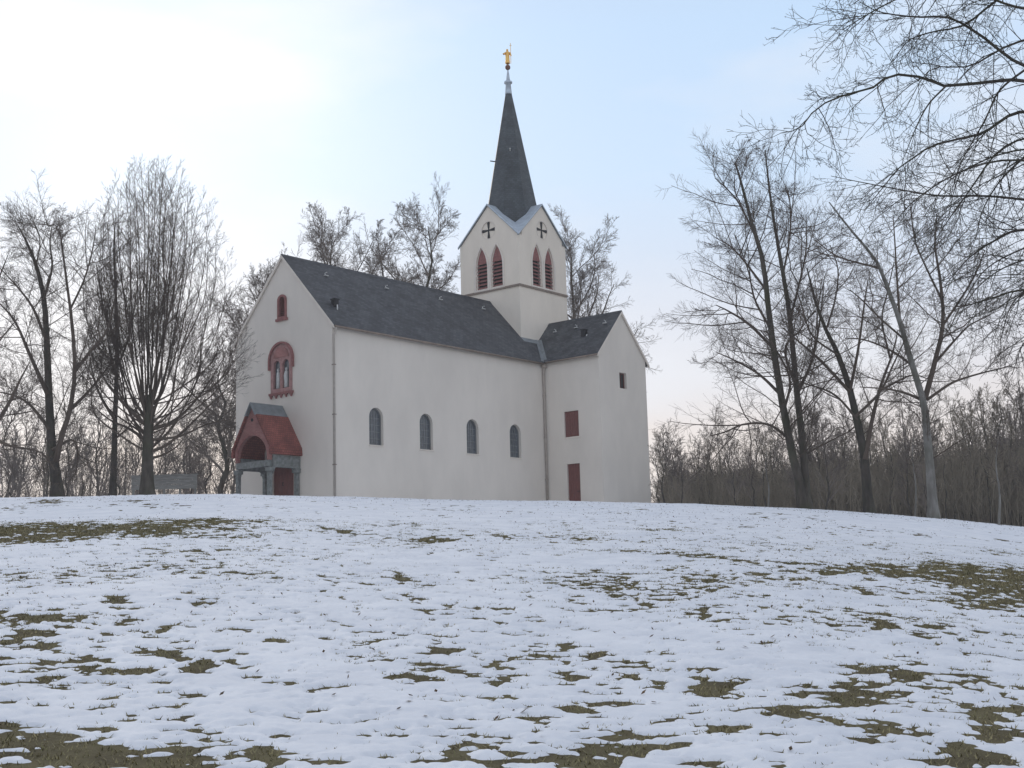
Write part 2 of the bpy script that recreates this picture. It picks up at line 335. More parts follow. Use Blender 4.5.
# snow thins out on the wood floor behind the hill
far = np.clip((np.hypot(X, Y)-100)/20, 0, 1)*np.clip(np.arctan2(X, Y)*8, 0, 1)
T = T-far*(.05+.05*perlin(X*.4, Y*.4, 99))
f = grid_faces(*sh); keep = T[f].max(1) > -.004
f = f[keep]; used = np.unique(f); remap = np.full(len(X), -1); remap[used] = np.arange(len(used))
def snow_material():
    m = bpy.data.materials.new('snow'); m.use_nodes = True; t = m.node_tree; b = t.nodes['Principled BSDF']
    b.inputs['Roughness'].default_value = .75; b.inputs['Specular IOR Level'].default_value = .25
    tcn = t.nodes.new('ShaderNodeTexCoord')
    n = t.nodes.new('ShaderNodeTexNoise'); n.inputs['Scale'].default_value = 1.3; n.inputs['Detail'].default_value = 8; n.inputs['Roughness'].default_value = .6; t.links.new(tcn.outputs['Object'], n.inputs['Vector'])
    r = t.nodes.new('ShaderNodeValToRGB'); t.links.new(n.outputs['Fac'], r.inputs[0])
    r.color_ramp.elements[0].position = .3; r.color_ramp.elements[0].color = (.70, .72, .76, 1); r.color_ramp.elements[1].position = .65; r.color_ramp.elements[1].color = (.84, .85, .87, 1)
    t.links.new(r.outputs[0], b.inputs['Base Color'])
    n2 = t.nodes.new('ShaderNodeTexNoise'); n2.inputs['Scale'].default_value = 9; n2.inputs['Detail'].default_value = 8; n2.inputs['Roughness'].default_value = .65; t.links.new(tcn.outputs['Object'], n2.inputs['Vector'])
    bu = t.nodes.new('ShaderNodeBump'); bu.inputs['Strength'].default_value = .28; bu.inputs['Distance'].default_value = .03; t.links.new(n2.outputs['Fac'], bu.inputs['Height']); t.links.new(bu.outputs[0], b.inputs['Normal'])
    return m
so_ = mesh_np('snow', np.stack([X, Y, G+T], 1)[used], remap[f], snow_material(), smooth=True); tag(so_, kind='structure')
dg = np.concatenate([np.linspace(.4, 5.5, 12)[:-1], np.geomspace(5.5, 170, 260)[:-1], np.geomspace(170, 4000, 30)])
ang_keep = ang; ang = np.concatenate([np.linspace(-math.pi, -.46, 120)[:-1], np.linspace(-.46, .46, 400), np.linspace(.46, math.pi, 120)[1:]])
X2, Y2 = fan(dg); sh2 = X2.shape; X2 = X2.ravel(); Y2 = Y2.ravel(); G2 = ground_z(X2, Y2)
gm = mat('meadow_soil', (.165, .142, .08), .97, col2=(.105, .088, .055), vscale=2.2, bump=1.0, bscale=26, detail=9, spec=.05)
go = mesh_np('ground', np.stack([X2, Y2, G2], 1), grid_faces(*sh2), gm, smooth=True); tag(go, kind='structure')
# grass in the bare patches, dead leaves on the snow
rng = np.random.default_rng(11)
def scatter(n, dmin, dmax, lim):
    a = rng.uniform(-.44, .44, n); d = np.sqrt(rng.uniform(dmin**2, dmax**2, n)); return np.sin(a)*d, np.cos(a)*d
x, y = scatter(900000, 6, 34, 0); t = snow_t(x, y); k = t < .006
x, y = x[k][:110000], y[k][:110000]; n = len(x); z = ground_z(x, y)
az = rng.uniform(0, 2*math.pi, n); L = rng.uniform(.012, .040, n); ln = rng.uniform(.8, 3.2, n); wd = rng.uniform(.0025, .006, n)*(1+np.hypot(x, y)/20)
dirx, diry = np.cos(az), np.sin(az)
b0 = np.stack([x-diry*wd, y+dirx*wd, z-.01], 1); b1 = np.stack([x+diry*wd, y-dirx*wd, z-.01], 1)
tip = np.stack([x+dirx*L*ln*.6, y+diry*L*ln*.6, z+L*.8], 1)
V = np.stack([b0, b1, tip], 1).reshape(-1, 3)
gmt = mat('grass_blade', (.37, .31, .17), .8, col2=(.16, .155, .075), vscale=3, spec=.1)
g_ = mesh_np('grass', V, np.arange(3*n).reshape(-1, 3), gmt); tag(g_, 'short matted olive grass showing through the thawing snow', 'grass', kind='stuff')
x, y = scatter(16000, 8, 60, 0); t = snow_t(x, y); k = (t > .004) & (fbm(x*.12, y*.12, 2, 7)+rng.uniform(-.6, .6, len(x)) > .15)
x, y, t = x[k], y[k], t[k]; n = len(x); z = ground_z(x, y)+t+.006
az = rng.uniform(0, 2*math.pi, n); s = rng.uniform(.012, .028, n); c_, s_ = np.cos(az)*s, np.sin(az)*s; q = rng.uniform(.35, .7, n); up = rng.uniform(0, .035, n)
V = np.stack([np.stack([x-c_, y-s_, z], 1), np.stack([x+s_*q, y-c_*q, z+up*.3], 1), np.stack([x+c_, y+s_, z+up], 1), np.stack([x-s_*q, y+c_*q, z+up*.6], 1)], 1).reshape(-1, 3)
lf = mesh_np('leaf_litter', V, np.arange(4*n).reshape(-1, 4), mat('dead_leaf', (.14, .085, .045), .85, col2=(.06, .04, .025), vscale=4)); tag(lf, 'brown dead leaves scattered over the snow', 'leaves', kind='stuff')
# ------------------------------------------------------------------ church
CH = empty('church', (-14.172, 80.75, EYE+5.367), math.pi/2-.68519)
tag(CH, 'cream plastered church with slate roofs and slender spire on the snowy hilltop', 'church')
W, H, h, L0, TY, B = 4.5, 15.44, 10.55, 20.52, 9.38, 2.91
TC, S, HS, HT, HP = 22.95, 2.86, 16.45, 20.23, 22.96
XT = L0+B; H2, h2 = 13.78, 10.63; SL = (H-h)/W
XE = L0+2*B; ZB = -1.6
TH = .42
def wallmesh(): return bmesh.new()
# nave
win_x = [3.6, 8.09, 12.6, 17.1]
bm = bmesh.new()
gw = round_arch(0.03, .30, 11.62, 12.92); dw = round_arch(.08, .80, 6.98, 9.78); dr = round_arch(0, 1.0, ZB+.1, 2.75)
panel(bm, [(-W, ZB), (W, ZB), (W, h), (0, H-.02), (-W, h)], [gw, dw, rect(-1, 1, -.9, 2.75)], (0, 0, 0), (0, 1, 0), (0, 0, 1), (TH, 0, 0))
panel(bm, rect(TH, L0-.002, ZB, h), [round_arch(c, .61, 3.42, 5.74) for c in win_x], (0, -W, 0), (1, 0, 0), (0, 0, 1), (0, TH, 0))
panel(bm, rect(TH, XE+2, ZB, h), [], (0, W, 0), (1, 0, 0), (0, 0, 1), (0, -TH, 0))
panel(bm, [(-W+TH, ZB), (W-TH, ZB), (W-TH, h), (0, H-.5), (-W+TH, h)], [], (XE+2, 0, 0), (0, 1, 0), (0, 0, 1), (-TH, 0, 0))
panel(bm, rect(XE+.01, XE+2, ZB, h), [], (0, -W, 0), (1, 0, 0), (0, 0, 1), (0, TH, 0))
link_bm('nave_wall', bm, M['plaster'], CH)
bm = bmesh.new()
YT = -TY
panel(bm, rect(YT, -W, ZB, h2), [rect(-7.46, -6.2, 4.9, 6.72), rect(-7.42, -6.3, -.5, 3.0)], (L0, 0, 0), (0, 1, 0), (0, 0, 1), (TH, 0, 0))
panel(bm, [(L0+TH, ZB), (XE-TH, ZB), (XE-TH, h2+SL*TH), (XT, H2-.02), (L0+TH, h2+SL*TH)], [rect(22.97, 23.85, 8.3, 9.43)], (0, YT, 0), (1, 0, 0), (0, 0, 1), (0, TH, 0))
for xa, xb in ((L0, L0+TH), (XE-TH, XE)):       # corner piers of the gable, butted against it
    zz = [h2, h2+SL*TH] if xa == L0 else [h2+SL*TH, h2]
    if xb == XE: panel(bm, [(xa, ZB), (xb, ZB), (xb, zz[1]), (xa, zz[0])], [], (0, YT, 0), (1, 0, 0), (0, 0, 1), (0, TH, 0))
prism(bm, [(L0, YT, h2), (L0+TH, YT, h2), (L0+TH, YT, h2+SL*TH)], (0, TH, 0))
panel(bm, rect(YT+TH, -W, ZB, h2), [], (XE, 0, 0), (0, 1, 0), (0, 0, 1), (-TH, 0, 0))
link_bm('transept_wall', bm, M['plaster'], CH)
# roofs: plan outlines lifted on to their slopes
def slope(plan, zf, t=.11): return [(x, y, zf(x, y)) for x, y in plan]
zn = lambda x, y: H+.02-SL*abs(y); ztr = lambda x, y: H2+.02-SL*abs(x-XT)
OV = .24; XV = L0+(H-SL*S-h2)/SL+.02
bm = bmesh.new()
prism(bm, slope([(-.10, -W-OV), (L0-OV, -W-OV), (XV, -S), (TC-S, -S), (TC-S, 0), (-.10, 0)], zn), (0, 0, .13))
prism(bm, slope([(-.10, W+OV), (XE+2.2, W+OV), (XE+2.2, 3.6), (TC-S, 3.4), (TC-S, .001), (-.10, .001)], zn), (0, 0, .13))
nr = link_bm('nave_roof', bm, M['slate'], CH)
bm = bmesh.new()
prism(bm, slope([(L0-OV, YT-.10), (XT, YT-.10), (XT, -S), (XV, -S), (L0-OV, -W-OV)], ztr), (0, 0, .13))
prism(bm, slope([(XT+.001, YT-.10), (XE+OV+.12, YT-.10), (XE+OV+.12, -W+.3), (XT+.001, -S)], ztr), (0, 0, .13))
link_bm('transept_roof', bm, M['slate'], CH)
# ridge cappings
bm = bmesh.new(); prism(bm, [(-.11, -.16, zn(0, .16)+.16), (-.11, 0, H+.20), (-.11, .16, zn(0, .16)+.16), (-.11, 0, H+.10)], (TC-S+.1, 0, 0))
prism(bm, [(XT-.16, YT-.11, ztr(XT-.16, 0)+.16), (XT, YT-.11, H2+.20), (XT+.16, YT-.11, ztr(XT-.16, 0)+.16), (XT, YT-.11, H2+.1)], (0, TY-S+.1, 0))
link_bm('ridge_cap', bm, M['slate'], CH)
# pale verge boards on the gables
def verge(x0, y_or_x, pts, off, name='verge_board'):
    pass
bm = bmesh.new()
for sgn in (-1, 1):
    a = (-.13, sgn*(W+OV), zn(0, W+OV)-.10); b_ = (-.13, 0.0, H-.08)
    prism(bm, [a, b_, (b_[0], b_[1], b_[2]+.20), (a[0], a[1], a[2]+.20)], (.10, 0, 0))
link_bm('verge_board', bm, M['trim'], CH)
bm = bmesh.new()
for sgn in (-1, 1):
    o_ = OV+(.12 if sgn > 0 else 0)
    a = (XT+sgn*(B+o_), YT-.13, ztr(XT+B+o_, 0)-.10); b_ = (XT, YT-.13, H2-.08)
    prism(bm, [a, b_, (b_[0], b_[1], b_[2]+.20), (a[0], a[1], a[2]+.20)], (0, .10, 0))
link_bm('verge_board', bm, M['trim'], CH)
# gutters, valley, flashing, downpipes
bm = bmesh.new(); tube(bm, [(-.05, -W-OV-.05, zn(0, W+OV)+.02), (L0-OV-.1, -W-OV-.05, zn(0, W+OV)+.0)], .075)
link_bm('gutter', bm, M['brown'], CH, True)
bm = bmesh.new(); tube(bm, [(L0-OV-.05, YT-.05, ztr(L0-OV, 0)+.02), (L0-OV-.05, -W-OV-.15, ztr(L0-OV, 0))], .07)
link_bm('gutter', bm, M['brown'], CH, True)
bm = bmesh.new()
p0 = Vector((L0-OV, -W-OV, zn(0, W+OV)+.17)); p1 = Vector((XV, -S, zn(0, S)+.17)); wv = .30
bm_pts = [p0, p1, p1+Vector((-wv, 0, .0)), p0+Vector((-wv, 0, 0))]
prism(bm, [tuple(v) for v in bm_pts], (0, 0, .02))
prism(bm, [tuple(p0), tuple(p1), (p1.x, p1.y-wv, p1.z), (p0.x, p0.y-wv, p0.z)], (0, 0, .024))
link_bm('valley_lead', bm, M['lead'], CH)
bm = bmesh.new()
prism(bm, [(TC-S-.05, -S-.32, zn(0, S+.32)+.15), (XV, -S-.32, zn(0, S+.32)+.15), (XV, -S, zn(0, S)+.15), (TC-S-.05, -S, zn(0, S)+.15)], (0, 0, .02))
link_bm('flashing', bm, M['lead'], CH)
PXC = .03
bm = bmesh.new(); tube(bm, [(PXC, -W-OV-.05, zn(0, W+OV)-.05), (PXC, -W-OV-.04, zn(0, W+OV)-.2), (PXC, -W-.09, zn(0, W+OV)-.5), (PXC, -W-.09, ZB)], .07)
dp = link_bm('downpipe', bm, M['pipe'], CH, True)
for z in (2, 5, 8): bm = bmesh.new(); box(bm, PXC-.09, PXC+.09, -W-.18, -W+.02, z, z+.05); link_bm('pipe_clamp', bm, M['brown'], dp)
bm = bmesh.new(); xx = L0-.16; tube(bm, [(L0-OV, -W-OV, zn(0, W+OV)), (L0-OV, -W-OV, zn(0, W+OV)-.25), (xx, -W-.11, zn(0, W+OV)-.6), (xx, -W-.11, ZB)], .075)
dp = link_bm('downpipe', bm, M['pipe'], CH, True)
for z in (2, 5, 8): bm = bmesh.new(); box(bm, xx-.09, xx+.09, -W-.2, -W+.02, z, z+.05); link_bm('pipe_clamp', bm, M['pipe'], dp)
bm = bmesh.new(); box(bm, L0-OV-.14, L0-OV+.14, -W-OV-.14, -W-OV+.12, zn(0, W+OV)-.26, zn(0, W+OV)-.02); link_bm('hopper', bm, M['pipe'], dp)
# snow hooks and vent on the roofs
def hook(x, y, z, axis):
    bm = bmesh.new(); tube(bm, [(x, y, z+.1), (x-axis[0]*.06, y-axis[1]*.06, z+.32), (x+axis[0]*.12, y+axis[1]*.12, z+.34)], .035, 6)
    box(bm, x-.14, x+.14, y-.14, y+.14, z+.12, z+.17)
    link_bm('roof_hook', bm, M['whitestone'], CH)
for x_, y_ in ((2.7, -1.0), (8.2, -.95), (13.6, -.9), (18.2, -.9)): hook(x_, y_, zn(x_, y_), (0, -1))
for x_, y_ in ((22.6, -4.1), (22.65, -6.0), (22.6, -8.6)): hook(x_, y_, ztr(x_, y_), (-1, 0))
for (x_, y_, zf) in ((1.35, -3.3, zn), (21.9, -7.2, ztr)):
    z_ = zf(x_, y_); bm = bmesh.new(); box(bm, x_-.16, x_+.16, y_-.16, y_+.16, z_+.05, z_+.5); box(bm, x_-.21, x_+.21, y_-.21, y_+.21, z_+.5, z_+.56)
    v = link_bm('roof_vent', bm, M['iron'], CH)
    bm = bmesh.new(); tube(bm, [(x_-.05, y_-.25, z_-.3), (x_-.05, y_-.27, z_+.15)], .045, 8); link_bm('vent_pipe', bm, M['whitestone'], v, True)
# nave windows
def arch_window(c, hw, z0, z1, y, name='nave_window'):
    bm = bmesh.new(); o = round_arch(c, hw-.002, z0+.002, z1-.002); inn = grown(o, -.07)
    panel(bm, o, [inn], (0, y+.20, 0), (1, 0, 0), (0, 0, 1), (0, .08, 0)); fr = link_bm(name, bm, M['came'], CH)
    bm = bmesh.new(); panel(bm, grown(o, -.06), [], (0, y+.26, 0), (1, 0, 0), (0, 0, 1), (0, .02, 0)); link_bm('pane', bm, M['glass'], fr)
    bm = bmesh.new()
    for dx in (-.22, 0, .22): box(bm, c+dx-.015, c+dx+.015, y+.235, y+.258, z0+.06, z1-(.09 if dx == 0 else .19))
    k = z0+.42
    while k < z1-.25: box(bm, c-hw+.09, c+hw-.09, y+.232, y+.256, k-.013, k+.013); k += .42
    link_bm('glazing_bar', bm, M['came'], fr)
    bm = bmesh.new(); prism(bm, [(c-hw-.05, y-.06, z0-.07), (c-hw-.05, y-.06, z0-.02), (c-hw-.05, y+.20, z0+.015), (c-hw-.05, y+.20, z0-.07)], (2*hw+.1, 0, 0)); 
    link_bm('sill', bm, M['trim'], fr)
for c in win_x: arch_window(c, .61, 3.42, 5.74, -W)
# small transept window, shutter, side door
bm = bmesh.new(); panel(bm, rect(22.972, 23.848, 8.302, 9.428), [rect(23.05, 23.77, 8.38, 9.35)], (0, YT+.2, 0), (1, 0, 0), (0, 0, 1), (0, .08, 0)); fr = link_bm('transept_window', bm, M['shutter'], CH)
bm = bmesh.new(); box(bm, 23.0, 23.82, YT+.25, YT+.27, 8.33, 9.4); link_bm('pane', bm, M['dark'], fr)
bm = bmesh.new(); box(bm, 23.39, 23.43, YT+.215, YT+.245, 8.38, 9.35); link_bm('glazing_bar', bm, M['shutter'], fr)
def plank_door(name, y0, y1, z0, z1, x, m, n=5, handle=True):
    bm = bmesh.new(); st = (y1-y0)/n
    for i in range(n): box(bm, x, x+.06, y0+i*st+.008, y0+(i+1)*st-.008, z0, z1)
    box(bm, x+.04, x+.08, y0, y1, z0, z1); o = link_bm(name, bm, m, CH)
    for z in (z0+.25*(z1-z0), z0+.75*(z1-z0)):
        bm = bmesh.new(); box(bm, x-.02, x+.001, y0+.03, y1-.03, z-.05, z+.05); link_bm('batten', bm, m, o)
    if handle:
        bm = bmesh.new(); tube(bm, [(x-.01, y0+.14, 1.05), (x-.08, y0+.14, 1.05), (x-.08, y0+.3, 1.05)], .02, 8); link_bm('handle', bm, M['iron'], o)
    return o
plank_door('shutter', -7.458, -6.202, 4.902, 6.718, L0+.12, M['shutter'], 6, False)
plank_door('side_door', -7.418, -6.302, -.45, 2.998, L0+.14, M['redwood'])
bm = bmesh.new(); box(bm, L0-.05, L0+.1, -7.55, -6.1, 4.80, 4.895); link_bm('sill', bm, M['trim'], CH)
# gable window and double arched window in red sandstone
bm = bmesh.new(); panel(bm, grown(gw, .12), [grown(gw, -.02)], (-.07, 0, 0), (0, 1, 0), (0, 0, 1), (.24, 0, 0)); gfr = link_bm('gable_window', bm, M['sandstone'], CH)
bm = bmesh.new(); box(bm, -.12, .0, -.50, .56, 11.36, 11.52); link_bm('sill', bm, M['sandstone'], gfr)
bm = bmesh.new()
for k in range(9): z = 11.66+k*.135; prism(bm, [(.06, -.23, z+.09), (.06, .29, z+.09), (.19, .29, z+.03), (.19, -.23, z+.03)], (0, 0, .03))
link_bm('louvre', bm, M['shutter'], gfr)
bm = bmesh.new(); box(bm, .2, .22, -.35, .4, 11.5, 13.0); link_bm('backing', bm, M['shutter'], gfr)
bm = bmesh.new(); c = .08
lights = [round_arch(c+.42, .31, 7.12, 8.90), round_arch(c-.42, .31, 7.12, 8.90)]
panel(bm, [(c-.98, 6.872), (c+.98, 6.872)]+[(c+.98*math.cos(math.pi*i/14), 8.90+.98*math.sin(math.pi*i/14)) for i in range(15)], lights, (-.06, 0, 0), (0, 1, 0), (0, 0, 1), (.20, 0, 0))
dfr = link_bm('double_window', bm, M['pinkstone'], CH)
bm = bmesh.new()
panel(bm, [(c+.70*math.cos(math.pi*i/14), 9.06+.66*math.sin(math.pi*i/14)) for i in range(15)], [], (-.085, 0, 0), (0, 1, 0), (0, 0, 1), (.08, 0, 0)); link_bm('tympanum', bm, M['redbrick'], dfr)
for k in (-1, 1):
    cc = c+k*.42
    bm = bmesh.new(); box(bm, .12, .14, cc-.34, cc+.34, 7.05, 8.97); link_bm('pane', bm, M['glass'], dfr)
    bm = bmesh.new()      # pale figure behind the light
    tube(bm, [(.06, cc-.06*k, 7.15), (.05, cc-.05*k, 7.5), (.04, cc-.08*k, 7.9), (.05, cc-.04*k, 8.15), (.05, cc-.04*k, 8.2), (.05, cc-.04*k, 8.3), (.05, cc-.04*k, 8.4)], [.15, .13, .14, .10, .05, .09, .05], 10)
    link_bm('stone_figure', bm, M['whitestone'], dfr, True)
bm = bmesh.new()      # hood mould
arc = lambda r, n=16: [(c+r*math.cos(math.pi*i/n), 8.90+r*math.sin(math.pi*i/n)) for i in range(n+1)]
panel(bm, [(c+1.15, 8.35)]+arc(1.15)+[(c-1.15, 8.35), (c-1.02, 8.35)]+arc(1.02)[::-1]+[(c+1.02, 8.35)], [], (-.16, 0, 0), (0, 1, 0), (0, 0, 1), (.18, 0, 0)); link_bm('hood_mould', bm, M['sandstone'], dfr)
bm = bmesh.new(); box(bm, -.14, .0, c-1.1, c+1.1, 6.74, 6.87)
for k in range(5): yk = c-.94+k*.47; prism(bm, [(-.12, yk-.12, 6.74), (-.12, yk+.12, 6.74), (-.12, yk, 6.52)], (.12, 0, 0))
link_bm('sill', bm, M['sandstone'], dfr)
# main door under the porch
bm = bmesh.new()
for i in range(8): box(bm, .16, .21, -1+i*.25+.006, -1+(i+1)*.25-.006, -.85, 2.745)
box(bm, .2, .23, -1, 1, -.9, 2.748); md = link_bm('main_door', bm, M['redwood'], CH)
bm = bmesh.new(); tube(bm, [(.15, .1, 1.1), (.08, .1, 1.1), (.08, .1, 1.3), (.15, .1, 1.3)], .02, 8); link_bm('handle', bm, M['iron'], md)
# porch
PX, PW = -2.42, 1.62
po = bpy.data.objects.new('porch', None); C.objects.link(po); po.parent = CH
def rounded_open(a, b, z0, z1, r=.32):
    pts = [(a, z0), (b, z0)]
    for i in range(7): t_ = math.pi/2*i/6; pts.append((b-r+r*math.cos(t_), z1-r+r*math.sin(t_)))
    for i in range(7): t_ = math.pi/2*(1+i/6); pts.append((a+r+r*math.cos(t_), z1-r+r*math.sin(t_)))
    return pts
bm = bmesh.new(); panel(bm, rect(-PW+.14, PW-.14, 2.06, 2.44), [], (PX+.02, 0, 0), (0, 1, 0), (0, 0, 1), (.26, 0, 0))
for s in (-1, 1): box(bm, PX+.29, -.01, s*PW-(.26 if s > 0 else 0), s*PW+(.26 if s < 0 else 0), 2.02, 2.74)
for s in (-1, 1):       # curved brackets under the beam
    arc_ = [(s*(PW-.34-.30*(1-math.cos(math.pi/2*i/6))), 1.62+.40*math.sin(math.pi/2*i/6)) for i in range(7)]
    panel(bm, [(s*(PW-.34), 2.018)]+arc_, [], (PX+.06, 0, 0), (0, 1, 0), (0, 0, 1), (.18, 0, 0))
    for xa, sg in ((PX+.36, 1), (-.30, -1)):
        arc2 = [(xa+sg*.30*(1-math.cos(math.pi/2*i/6)), 1.62+.40*math.sin(math.pi/2*i/6)) for i in range(7)]
        panel(bm, [(xa, 2.018)]+arc2, [], (0, s*(PW-.22), 0), (1, 0, 0), (0, 0, 1), (0, s*.16, 0))
link_bm('beam', bm, M['greystone'], po)
for s in (-1, 1):
    for xx in (PX+.17, -.16):
        bm = bmesh.new(); yc = s*(PW-.17); box(bm, xx-.12, xx+.12, yc-.12, yc+.12, -1.5, 1.72); box(bm, xx-.19, xx+.19, yc-.19, yc+.19, -1.4, .22); 
        prism(bm, [(xx-.15, yc-.15, 1.72), (xx+.15, yc-.15, 1.72), (xx+.15, yc+.15, 1.72), (xx-.15, yc+.15, 1.72)], (0, 0, .05)); box(bm, xx-.21, xx+.21, yc-.21, yc+.21, 1.77, 2.015)
        link_bm('column', bm, M['greystone'], po, bevel=.02)
ZR0, ZR1 = 3.22, 5.88
bm = bmesh.new()
archp = [(1.36*math.cos(math.pi*i/18), 2.62+1.38*math.sin(math.pi*i/18)) for i in range(19)]
panel(bm, [(PW-.05, 2.445), (PW-.05, ZR0), (0, ZR1-.1), (-PW+.05, ZR0), (-PW+.05, 2.445), (-1.36, 2.445)]+archp[::-1]+[(1.36, 2.445)], [], (PX+.03, 0, 0), (0, 1, 0), (0, 0, 1), (.22, 0, 0))
pg = link_bm('porch_gable', bm, M['redbrick'], po)
bm = bmesh.new(); ring = lambda r, e: [(r*math.cos(math.pi*i/18), 2.62+(r+.02)*math.sin(math.pi*i/18)) for i in range(19)]
panel(bm, ring(1.47, 0)+[(-1.355, 2.62)]+[(1.355*math.cos(math.pi*i/18), 2.62+1.377*math.sin(math.pi*i/18)) for i in range(18, -1, -1)], [], (PX-.01, 0, 0), (0, 1, 0), (0, 0, 1), (.05, 0, 0)); link_bm('arch_ring', bm, M['sandstone'], pg)
bm = bmesh.new(); lathe(bm, [(.10, 0), (.10, .03)], seg=14)
bmesh.ops.rotate(bm, verts=bm.verts[:], matrix=Matrix.Rotation(math.pi/2, 3, 'Y')); bmesh.ops.translate(bm, verts=bm.verts[:], vec=(PX+.005, 0, 4.95)); link_bm('hole_shade_disc', bm, M['dark'], pg)  # solid disc on the brick, coloured dark for the shade inside a hole
bm = bmesh.new()
for s in (-1, 1):
    f1 = .755
    prism(bm, [(PX-.10, s*(PW+.06), ZR0), (PX-.10, s*(PW+.06)*(1-f1), ZR0+(ZR1-ZR0)*f1), (PX-.10, s*((PW+.06)*(1-f1)+.12), ZR0+(ZR1-ZR0)*f1+.03), (PX-.10, s*(PW+.18), ZR0+.0)], (-PX+.08, 0, 0))
    prism(bm, [(PX-.08, s*(PW+.02), 2.76), (PX-.08, s*(PW+.05), ZR0-.005), (PX-.08, s*(PW+.17), ZR0-.005), (PX-.08, s*(PW+.21), 2.79)], (-PX+.06, 0, 0))
link_bm('porch_roof', bm, M['redtile'], po)
bm = bmesh.new()
for s in (-1, 1):
    prism(bm, [(PX-.16, s*.415, ZR0+(ZR1-ZR0)*.75), (PX-.16, 0.001*s, ZR1+.05), (PX-.16, 0.001*s, ZR1+.14), (PX-.16, s*.53, ZR0+(ZR1-ZR0)*.75)], (-PX+.14, 0, 0))
link_bm('ridge_cap', bm, M['lead'], po)
# tower
tw_ = []
xs0, xs1 = TC-S, TC+S
def tower_panel(bm, O, U, off, wid, hole):
    panel(bm, [(-wid, ZB), (wid, ZB), (wid, HT-(0 if wid == S else -(S-wid)*(HP-HT)/S)), (0, HP-.02), (-wid, HT-(0 if wid == S else -(S-wid)*(HP-HT)/S))], hole, O, U, (0, 0, 1), off)
LC = (.74, -.74); LZ0, LZ1, LW = 16.62, 19.86, .57
CZ = 21.08
holes = [lancet(c, LW, LZ0, LZ1) for c in LC]+[circle(0, CZ, .66)]
faces = [((xs0, 0, 0), (0, -1, 0), (TH, 0, 0), S), ((TC, -S, 0), (1, 0, 0), (0, TH, 0), S-TH), ((xs1, 0, 0), (0, 1, 0), (-TH, 0, 0), S), ((TC, S, 0), (-1, 0, 0), (0, -TH, 0), S-TH)]
bm = bmesh.new()
for O, U, off, wid in faces: tower_panel(bm, O, U, off, wid, holes)
# fill the small triangles at gable springing of the narrower faces is covered by the metal roof
TWR = link_bm('tower_wall', bm, M['tower_plaster'], CH)
bm = bmesh.new(); e_ = .07
for z0, z1, ex in ((HS-.10, HS+.02, .09), (HS+.02, HS+.07, .05)):
    a = [(xs0-ex, -S-ex), (xs1+ex, -S-ex), (xs1+ex, S+ex), (xs0-ex, S+ex)]; b_ = [(xs0+.1, -S+.1), (xs1-.1, -S+.1), (xs1-.1, S-.1), (xs0+.1, S-.1)]
    for i in range(4):
        j = (i+1) % 4; prism(bm, [(*a[i], z0), (*a[j], z0), (*b_[j], z0), (*b_[i], z0)], (0, 0, z1-z0))
link_bm('string_course', bm, M['brown'], CH)
for O, U, off, wid in faces:
    O = Vector(O); U = Vector(U); IN = Vector(off).normalized()
    for c in LC:
        bm = bmesh.new(); o = lancet(c, LW-.002, LZ0+.002, LZ1-.002)
        panel(bm, o, [grown(o, -.06)], O+IN*.07, U, (0, 0, 1), IN*.12); bw = link_bm('belfry_window', bm, M['trim'], CH)
        bm = bmesh.new(); panel(bm, grown(lancet(c, LW, LZ0, LZ1), .16), [lancet(c, LW, LZ0, LZ1)], O-IN*.05, U, (0, 0, 1), IN*.06); link_bm('moulding', bm, M['trim'], bw)
        bm = bmesh.new(); hd = [p_ for p_ in grown(o, -.05) if p_[1] > 18.62]; zlow = 18.60
        panel(bm, [(c-LW+.06, zlow), (c+LW-.06, zlow)]+[q_ for q_ in hd], [], O+IN*.10, U, (0, 0, 1), IN*.04); link_bm('head_panel', bm, M['sandstone'], bw)
        bm = bmesh.new()
        for k in range(7):
            z = LZ0+.08+k*.27; u0 = U*(c-LW+.06); u1 = U*(c+LW-.06); A = O+IN*.075; Bq = O+IN*.28
            prism(bm, [tuple(A+u0+Vector((0, 0, z))), tuple(A+u1+Vector((0, 0, z))), tuple(Bq+u1+Vector((0, 0, z+.16))), tuple(Bq+u0+Vector((0, 0, z+.16)))], (0, 0, .045))
        link_bm('louvre', bm, M['sandstone'], bw)
        bm = bmesh.new(); panel(bm, o, [], O+IN*.36, U, (0, 0, 1), IN*.02); link_bm('backing', bm, M['dark'], bw)
    bm = bmesh.new(); panel(bm, circle(0, CZ, .66), [], O+IN*.06, U, (0, 0, 1), IN*.03); rd = link_bm('roundel', bm, M['tower_plaster'], CH)
    bm = bmesh.new(); panel(bm, circle(0, CZ, .72), [circle(0, CZ, .658)], O-IN*.015, U, (0, 0, 1), IN*.06); link_bm('moulding', bm, M['trim'], rd)
    bm = bmesh.new()
    q_ = [(.055, .055), (.60, .085), (.60, -.085), (.055, -.055)]
    pl = []
    for i in range(4):
        ca, sa = math.cos(i*math.pi/2), math.sin(i*math.pi/2)
        for a, b in [(.055, .055), ][:0]+[(.59, -.125), (.66, 0), (.59, .125), (.045, .045)]:
            pl.append((a*ca-b*sa, CZ+a*sa+b*ca))
    panel(bm, pl, [], O+IN*.02, U, (0, 0, 1), IN*.039); link_bm('cross', bm, M['iron'], rd)  # dark solid cross: its colour stands for shade inside a cut cross-shaped opening
